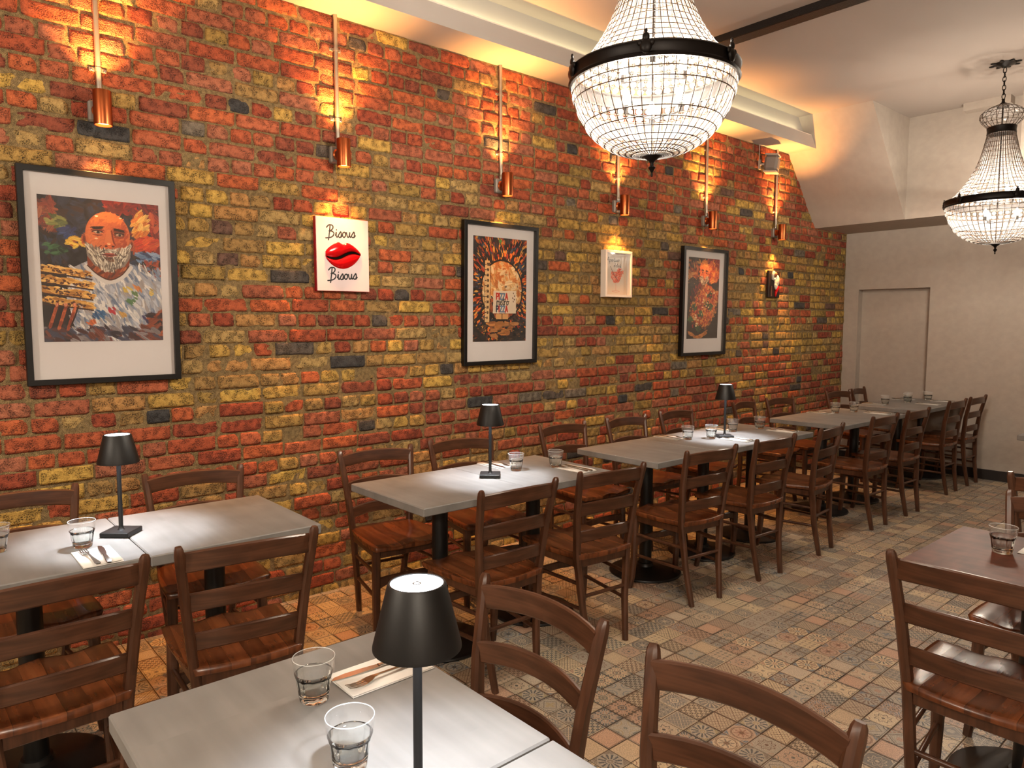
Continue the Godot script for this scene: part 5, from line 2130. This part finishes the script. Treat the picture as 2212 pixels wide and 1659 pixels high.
func paint_chef_picture() -> StandardMaterial3D:
	var r := RandomNumberGenerator.new()
	r.seed = 812
	var h := 1.48
	canvas(320, int(320 * h), Color(0.1, 0.08, 0.08))
	var pal := [Color(0.75, 0.3, 0.08), Color(0.6, 0.18, 0.07), Color(0.86, 0.46, 0.13), Color(0.1, 0.09, 0.1), Color(0.14, 0.14, 0.18), Color(0.25, 0.13, 0.09), Color(0.2, 0.26, 0.34), Color(0.8, 0.58, 0.24), Color(0.09, 0.08, 0.09)]
	for k in 1500:   # strokes that fly out from the middle
		var x := r.randf()
		var y := r.randf_range(0, h)
		var a := atan2(y - 0.75, x - 0.52)
		dab(x, y, 0.045 * r.randf_range(0.5, 1.2), 0.012 * r.randf_range(0.6, 1.6), a + r.randf_range(-0.35, 0.35), pal[r.randi_range(0, 8)])
	scrub(r, 0.0, 1.16, 1, h, 160, 0.05, [Color(0.09, 0.08, 0.08), Color(0.16, 0.11, 0.09), Color(0.3, 0.2, 0.12), Color(0.08, 0.09, 0.1)], 0.0, 0.4)
	scrub(r, 0.25, 1.2, 0.8, 1.42, 34, 0.06, [Color(0.66, 0.42, 0.2), Color(0.56, 0.33, 0.15)], 0.0, 0.2)
	dab(0.49, 0.05, 0.028, 0.035, 0.0, Color(0.3, 0.5, 0.2))
	# pale disc with a black outline
	blob(r, 0.53, 0.74, 0.36, 0.4, 420, 0.06, [Color(0.78, 0.6, 0.36), Color(0.8, 0.52, 0.24), Color(0.82, 0.68, 0.46), Color(0.7, 0.4, 0.16), Color(0.84, 0.74, 0.56)], 0.6, 1.2)
	blob(r, 0.56, 1.0, 0.3, 0.17, 130, 0.05, [Color(0.2, 0.13, 0.1), Color(0.5, 0.22, 0.1), Color(0.12, 0.1, 0.1), Color(0.62, 0.3, 0.14)], 0.3)
	var ringp := []
	for k in 25:
		var a := TAU * k / 24
		ringp.append(Vector2(0.53 + cos(a) * 0.39, 0.745 + sin(a) * 0.43))
	line(ringp, 0.026, Color(0.08, 0.055, 0.05))
	# white apron sheet with the pizzeria's lettering
	fill([Vector2(0.37, 0.755), Vector2(0.80, 0.745), Vector2(0.80, 1.075), Vector2(0.36, 1.075)], Color(0.8, 0.74, 0.64))
	fill([Vector2(0.42, 1.085), Vector2(0.65, 1.085), Vector2(0.65, 1.16), Vector2(0.42, 1.16)], Color(0.78, 0.58, 0.36))
	line([Vector2(0.535, 1.085), Vector2(0.535, 1.16)], 0.012, Color(0.2, 0.12, 0.08))
	var red := Color(0.7, 0.14, 0.08)
	var blue := Color(0.08, 0.2, 0.3)
	write("PIZZY", 0.42, 0.875, 0.062, 0.021, red, 0.0, [red, red, Color(0.35, 0.45, 0.55), Color(0.35, 0.45, 0.55), red])
	write("metro", 0.43, 0.955, 0.062, 0.012, Color(0.08, 0.07, 0.07))
	write("PIZZY", 0.42, 1.055, 0.062, 0.021, blue, 0.0, [blue, red, Color(0.35, 0.45, 0.55), Color(0.35, 0.45, 0.55), red])
	for q in [[0.745, 0.78], [0.77, 0.82], [0.735, 0.85], [0.765, 0.87], [0.745, 0.9]]:
		dab(q[0], q[1], 0.014, 0.009, 1.2, Color(0.25, 0.1, 0.1))
	# measuring stick
	fill([Vector2(0.21, 0.33), Vector2(0.3, 0.33), Vector2(0.3, 1.2), Vector2(0.21, 1.2)], Color(0.8, 0.66, 0.46))
	line([Vector2(0.21, 0.33), Vector2(0.3, 0.33), Vector2(0.3, 1.2)], 0.008, Color(0.14, 0.08, 0.06))
	line([Vector2(0.21, 0.33), Vector2(0.21, 1.2)], 0.008, Color(0.14, 0.08, 0.06))
	for k in 11:
		var y := 1.14 - k * 0.0755
		line([Vector2(0.215, y), Vector2(0.24, y)], 0.009, Color(0.1, 0.06, 0.05))
		write(str(k * 10), 0.247, y + 0.017, 0.025, 0.008, Color(0.1, 0.06, 0.05))
	return print_material("chef_picture_print", 0.55)


func paint_lips_sheet() -> StandardMaterial3D:
	canvas(440, 552, Color(0.86, 0.79, 0.79))
	var ink := Color(0.05, 0.045, 0.05)
	write("Bisous", 0.19, 0.345, 0.097, 0.023, ink, 0.06)
	write("Bisous", 0.21, 1.07, 0.097, 0.023, ink, 0.06)
	return print_material("lips_sheet_print", 0.4)


func paint_cocktail_sheet() -> StandardMaterial3D:
	canvas(260, 420, Color(0.84, 0.79, 0.72))
	var r := RandomNumberGenerator.new()
	r.seed = 3
	write("Aperitivo", 0.14, 0.33, 0.085, 0.014, Color(0.06, 0.05, 0.05), 0.05)
	write("o'clock", 0.42, 0.53, 0.075, 0.014, Color(0.06, 0.05, 0.05))
	var coral := [Color(0.86, 0.33, 0.22), Color(0.9, 0.45, 0.33), Color(0.8, 0.26, 0.16), Color(0.92, 0.56, 0.44)]
	blob(r, 0.7, 0.72, 0.13, 0.15, 60, 0.05, coral)
	for k in 240:
		var y := r.randf_range(0.72, 1.13)
		var w := 0.21 * sqrt(maxf(0.02, 1.0 - pow((y - 0.85) / 0.29, 2.0)))
		dab(0.52 + r.randf_range(-w, w), y, 0.04, 0.018, r.randf() * 3.0, coral[r.randi_range(0, 3)])
	scrub(r, 0.4, 0.76, 0.62, 1.0, 12, 0.035, [Color(0.92, 0.68, 0.58), Color(0.9, 0.6, 0.5)])
	line([Vector2(0.33, 0.72), Vector2(0.31, 0.85), Vector2(0.38, 1.04), Vector2(0.52, 1.13), Vector2(0.66, 1.04), Vector2(0.73, 0.86), Vector2(0.71, 0.74)], 0.01, Color(0.78, 0.4, 0.34))
	line([Vector2(0.27, 0.5), Vector2(0.44, 0.83), Vector2(0.6, 1.05)], 0.018, Color(0.28, 0.16, 0.12))
	line([Vector2(0.52, 1.13), Vector2(0.52, 1.45)], 0.017, Color(0.83, 0.58, 0.5))
	line([Vector2(0.35, 1.49), Vector2(0.52, 1.455), Vector2(0.68, 1.49), Vector2(0.52, 1.525), Vector2(0.35, 1.49)], 0.012, Color(0.8, 0.5, 0.42))
	return print_material("cocktail_sheet_print", 0.6)


func frame_rails(s: SurfaceTool, w: float, h: float, bar: float, z0: float, z1: float) -> void:   # four mitred rails round a picture
	var o := [Vector2(-w, -h) * 0.5, Vector2(w, -h) * 0.5, Vector2(w, h) * 0.5, Vector2(-w, h) * 0.5]
	for k in 4:
		var a: Vector2 = o[k]
		var b: Vector2 = o[(k + 1) % 4]
		var ia := a - Vector2(signf(a.x), signf(a.y)) * bar
		var ib := b - Vector2(signf(b.x), signf(b.y)) * bar
		var mid := Vector3((a.x + b.x + ia.x + ib.x) / 4, (a.y + b.y + ia.y + ib.y) / 4, (z0 + z1) * 0.5)
		s.set_smooth_group(-1)
		var e := 0.0016
		var a2 := a - Vector2(signf(a.x), signf(a.y)) * e
		var b2 := b - Vector2(signf(b.x), signf(b.y)) * e
		face(s, [Vector3(a2.x, a2.y, z1), Vector3(b2.x, b2.y, z1), Vector3(ib.x, ib.y, z1), Vector3(ia.x, ia.y, z1)], mid)
		face(s, [Vector3(a2.x, a2.y, z1), Vector3(b2.x, b2.y, z1), Vector3(b.x, b.y, z1 - e), Vector3(a.x, a.y, z1 - e)], mid)
		face(s, [Vector3(a.x, a.y, z1 - e), Vector3(b.x, b.y, z1 - e), Vector3(b.x, b.y, z0), Vector3(a.x, a.y, z0)], mid)
		face(s, [Vector3(ia.x, ia.y, z1), Vector3(ib.x, ib.y, z1), Vector3(ib.x, ib.y, z0), Vector3(ia.x, ia.y, z0)], mid)
		face(s, [Vector3(a.x, a.y, z0), Vector3(b.x, b.y, z0), Vector3(ib.x, ib.y, z0), Vector3(ia.x, ia.y, z0)], mid)


func framed(called: String, label: String, at: Vector3, size: Vector2, bar: float, deep: float, lean: float, frame_mat: Material, print_mat: Material, print_size: Vector2, print_up: float, deep_mat: float) -> void:
	var o := thing(called, label, "picture", "framed pictures on the bricks")
	o.position = at
	o.rotation.x = lean
	var s := begin()
	frame_rails(s, size.x, size.y, bar, 0.0, deep)
	build(s, "frame", frame_mat, o)
	s = begin()
	box(s, Vector3(0, 0, deep_mat - 0.002), Vector3(size.x - bar * 1.2, size.y - bar * 1.2, 0.004), 0.0)
	build(s, "mat", M.mat_board, o)
	s = begin()
	plate(s, Vector2(-print_size.x, -print_size.y) * 0.5 + Vector2(0, print_up), print_size * 0.5 + Vector2(0, print_up), deep_mat + 0.0012)
	build(s, "print", print_mat, o)
	s = begin()
	box(s, Vector3(0, 0, deep - 0.005), Vector3(size.x - bar * 1.5, size.y - bar * 1.5, 0.0016), 0.0)
	build(s, "glass", M.pane, o)


func build_pictures() -> void:
	framed("framed_portrait", "large black-framed painting of bearded man in white shirt holding bread slices", Vector3(0.738, 1.694, 0.016), Vector2(0.612, 0.92), 0.024, 0.032, 0.02, M.frame_black, paint_bread_portrait(), Vector2(0.472, 0.62), 0.035, 0.012)
	framed("framed_picture", "tall black-framed picture with measuring stick and pizzeria lettering on fiery paint", Vector3(3.045, 1.68, 0.016), Vector2(0.628, 0.912), 0.024, 0.034, 0.02, M.frame_black, paint_chef_picture(), Vector2(0.455, 0.672), 0.03, 0.008)
	framed("framed_portrait", "tall black-framed painting of bearded man in red jumper holding a pizza", Vector3(5.34, 1.67, 0.016), Vector2(0.66, 0.918), 0.026, 0.036, 0.015, M.frame_black, paint_pizza_portrait(), Vector2(0.46, 0.69), 0.03, 0.008)
	framed("framed_print", "small white box frame with a coral cocktail glass print", Vector3(4.183, 1.86, 0.014), Vector2(0.305, 0.348), 0.018, 0.05, 0.0, M.frame_white, paint_cocktail_sheet(), Vector2(0.262, 0.305), 0.0, 0.012)
	# lips relief
	var o := thing("lips_picture", "white canvas with crimson edge, red relief lips and black Bisous lettering", "picture", "framed pictures on the bricks")
	o.position = Vector3(1.905, 1.868, 0.014)
	var s := begin()
	box(s, Vector3(0, 0, 0.015), Vector3(0.317, 0.397, 0.03), 0.0015)
	build(s, "canvas_block", M.crimson_edge, o)
	s = begin()
	plate(s, Vector2(-0.1565, -0.1965), Vector2(0.1565, 0.1965), 0.0306)
	build(s, "front_sheet", paint_lips_sheet(), o)
	var upper := func(u: float) -> float: return 0.012 + (0.062 - 0.018 * exp(-pow(u / 0.17, 2.0))) * pow(maxf(0.0, 1.0 - pow(absf(u), 1.6)), 0.8) - 0.0
	var middle := func(u: float) -> float: return 0.014 * sin(u * 3.2) - 0.004 + 0.009 * u
	var lower := func(u: float) -> float: return -0.004 - 0.072 * pow(maxf(0.0, 1.0 - pow(absf(u), 1.9)), 0.75) + 0.009 * u
	var thick := func(u: float) -> float: return 0.011 * pow(maxf(0.0, 1.0 - u * u), 0.6)
	for half in [["upper_lip", upper, middle, 1.0], ["lower_lip", middle, lower, -1.0]]:
		s = begin()
		var nu := 30
		var nv := 8
		var g := []
		for i in nu + 1:
			var u := 2.0 * i / nu - 1.0
			var row := []
			var yt: float = half[1].call(u)
			var yb: float = half[2].call(u)
			if half[3] > 0.0:
				yb += thick.call(u) * 0.55
			else:
				yt -= thick.call(u) * 0.55
			yt = maxf(yt, yb + 0.0003)
			for j in nv + 1:
				var v := 1.0 * j / nv
				row.append(Vector3(u * 0.106, lerpf(yb, yt, v), 0.031 + 0.013 * sqrt(maxf(0.0, 1.0 - pow(2.0 * v - 1.0, 2.0))) * sqrt(maxf(0.05, 1.0 - u * u))))
			g.append(row)
		s.set_smooth_group(1)
		for i in nu:
			for j in nv:
				quad_towards(s, g[i][j], g[i + 1][j], g[i + 1][j + 1], g[i][j + 1], Vector3(0, 0, 1))
		build(s, half[0], M.glossy_red, o)
	s = begin()
	var path := []
	var hw := []
	for k in 17:
		var u := (k - 8) / 8.2
		path.append(Vector3(u * 0.104, middle.call(u), 0.0335))
		hw.append(Vector2(0.0015 + 0.62 * thick.call(u), 0.004))
	sweep(s, path, hw, Vector3.UP, 0.3)
	build(s, "mouth_line", M.glossy_black, o)
	# carved plaque with a dancer
	o = thing("carved_plaque", "small dark wooden plaque with white-clad dancer in red, past the pizza portrait", "plaque")
	o.position = Vector3(6.5, 1.861, 0.014)
	s = begin()
	box(s, Vector3(0, 0, 0.012), Vector3(0.208, 0.256, 0.024), 0.004)
	build(s, "board", M.plaque_wood, o)
	s = begin()
	ellipsoid(s, Vector3(0.035, 0.03, 0.03), Vector3(0.045, 0.06, 0.014), 12, 8, Basis(Vector3(0, 0, 1), -0.25))
	ellipsoid(s, Vector3(0.02, -0.01, 0.03), Vector3(0.03, 0.045, 0.012), 12, 8, Basis(Vector3(0, 0, 1), 0.2))
	build(s, "white_blouse", M.chalk_white, o)
	s = begin()
	tube(s, [Vector3(-0.01, 0.045, 0.03), Vector3(-0.045, 0.05, 0.032), Vector3(-0.05, 0.085, 0.034), Vector3(-0.03, 0.118, 0.034)], 0.014, 10)
	build(s, "raised_arm", M.chalk_white, o)
	s = begin()
	ellipsoid(s, Vector3(0.01, 0.092, 0.032), Vector3(0.02, 0.024, 0.014), 12, 8)
	build(s, "head", M.skin_brown, o)
	s = begin()
	ellipsoid(s, Vector3(0.045, -0.045, 0.03), Vector3(0.026, 0.042, 0.013), 12, 8, Basis(Vector3(0, 0, 1), -0.45))
	ellipsoid(s, Vector3(0.025, -0.085, 0.028), Vector3(0.014, 0.036, 0.01), 12, 8, Basis(Vector3(0, 0, 1), -0.1))
	build(s, "red_skirt", M.glossy_red, o)
	s = begin()
	tube(s, [Vector3(-0.06, -0.115, 0.026), Vector3(-0.062, -0.02, 0.028)], 0.009, 8)
	build(s, "post", M.skin_brown, o)


# ---------------------------------------------------------------- loudspeaker

func build_speaker() -> void:
	var o := thing("loudspeaker", "white loudspeaker tilted down, high on the bricks beside the last wall light", "loudspeaker")
	o.position = Vector3(6.265, 2.955, 0.11)
	var turn := Basis(Vector3.UP, 0.35) * Basis(Vector3.RIGHT, 0.12)
	var s := begin()
	box(s, Vector3.ZERO, Vector3(0.15, 0.135, 0.12), 0.022, turn)
	build(s, "grille", M.speaker_mesh, o)
	for sg in [-1.0, 1.0]:
		s = begin()
		box(s, turn * Vector3(0, sg * 0.0755, 0), Vector3(0.152, 0.016, 0.122), 0.006, turn)
		build(s, "end_cap", M.speaker_white, o)
	s = begin()
	box(s, Vector3(-0.06, 0.0, -0.09), Vector3(0.03, 0.09, 0.016), 0.003)
	tube(s, [Vector3(-0.06, 0, -0.085), Vector3(-0.03, 0, -0.03)], 0.011, 8)
	build(s, "bracket", M.speaker_white, o)
	s = begin()
	tube(s, [Vector3(-0.07, -0.03, -0.086), Vector3(-0.07, 0.08, -0.09), Vector3(-0.07, 0.18, -0.09)], 0.004, 6)
	build(s, "cable", M.speaker_white, o)
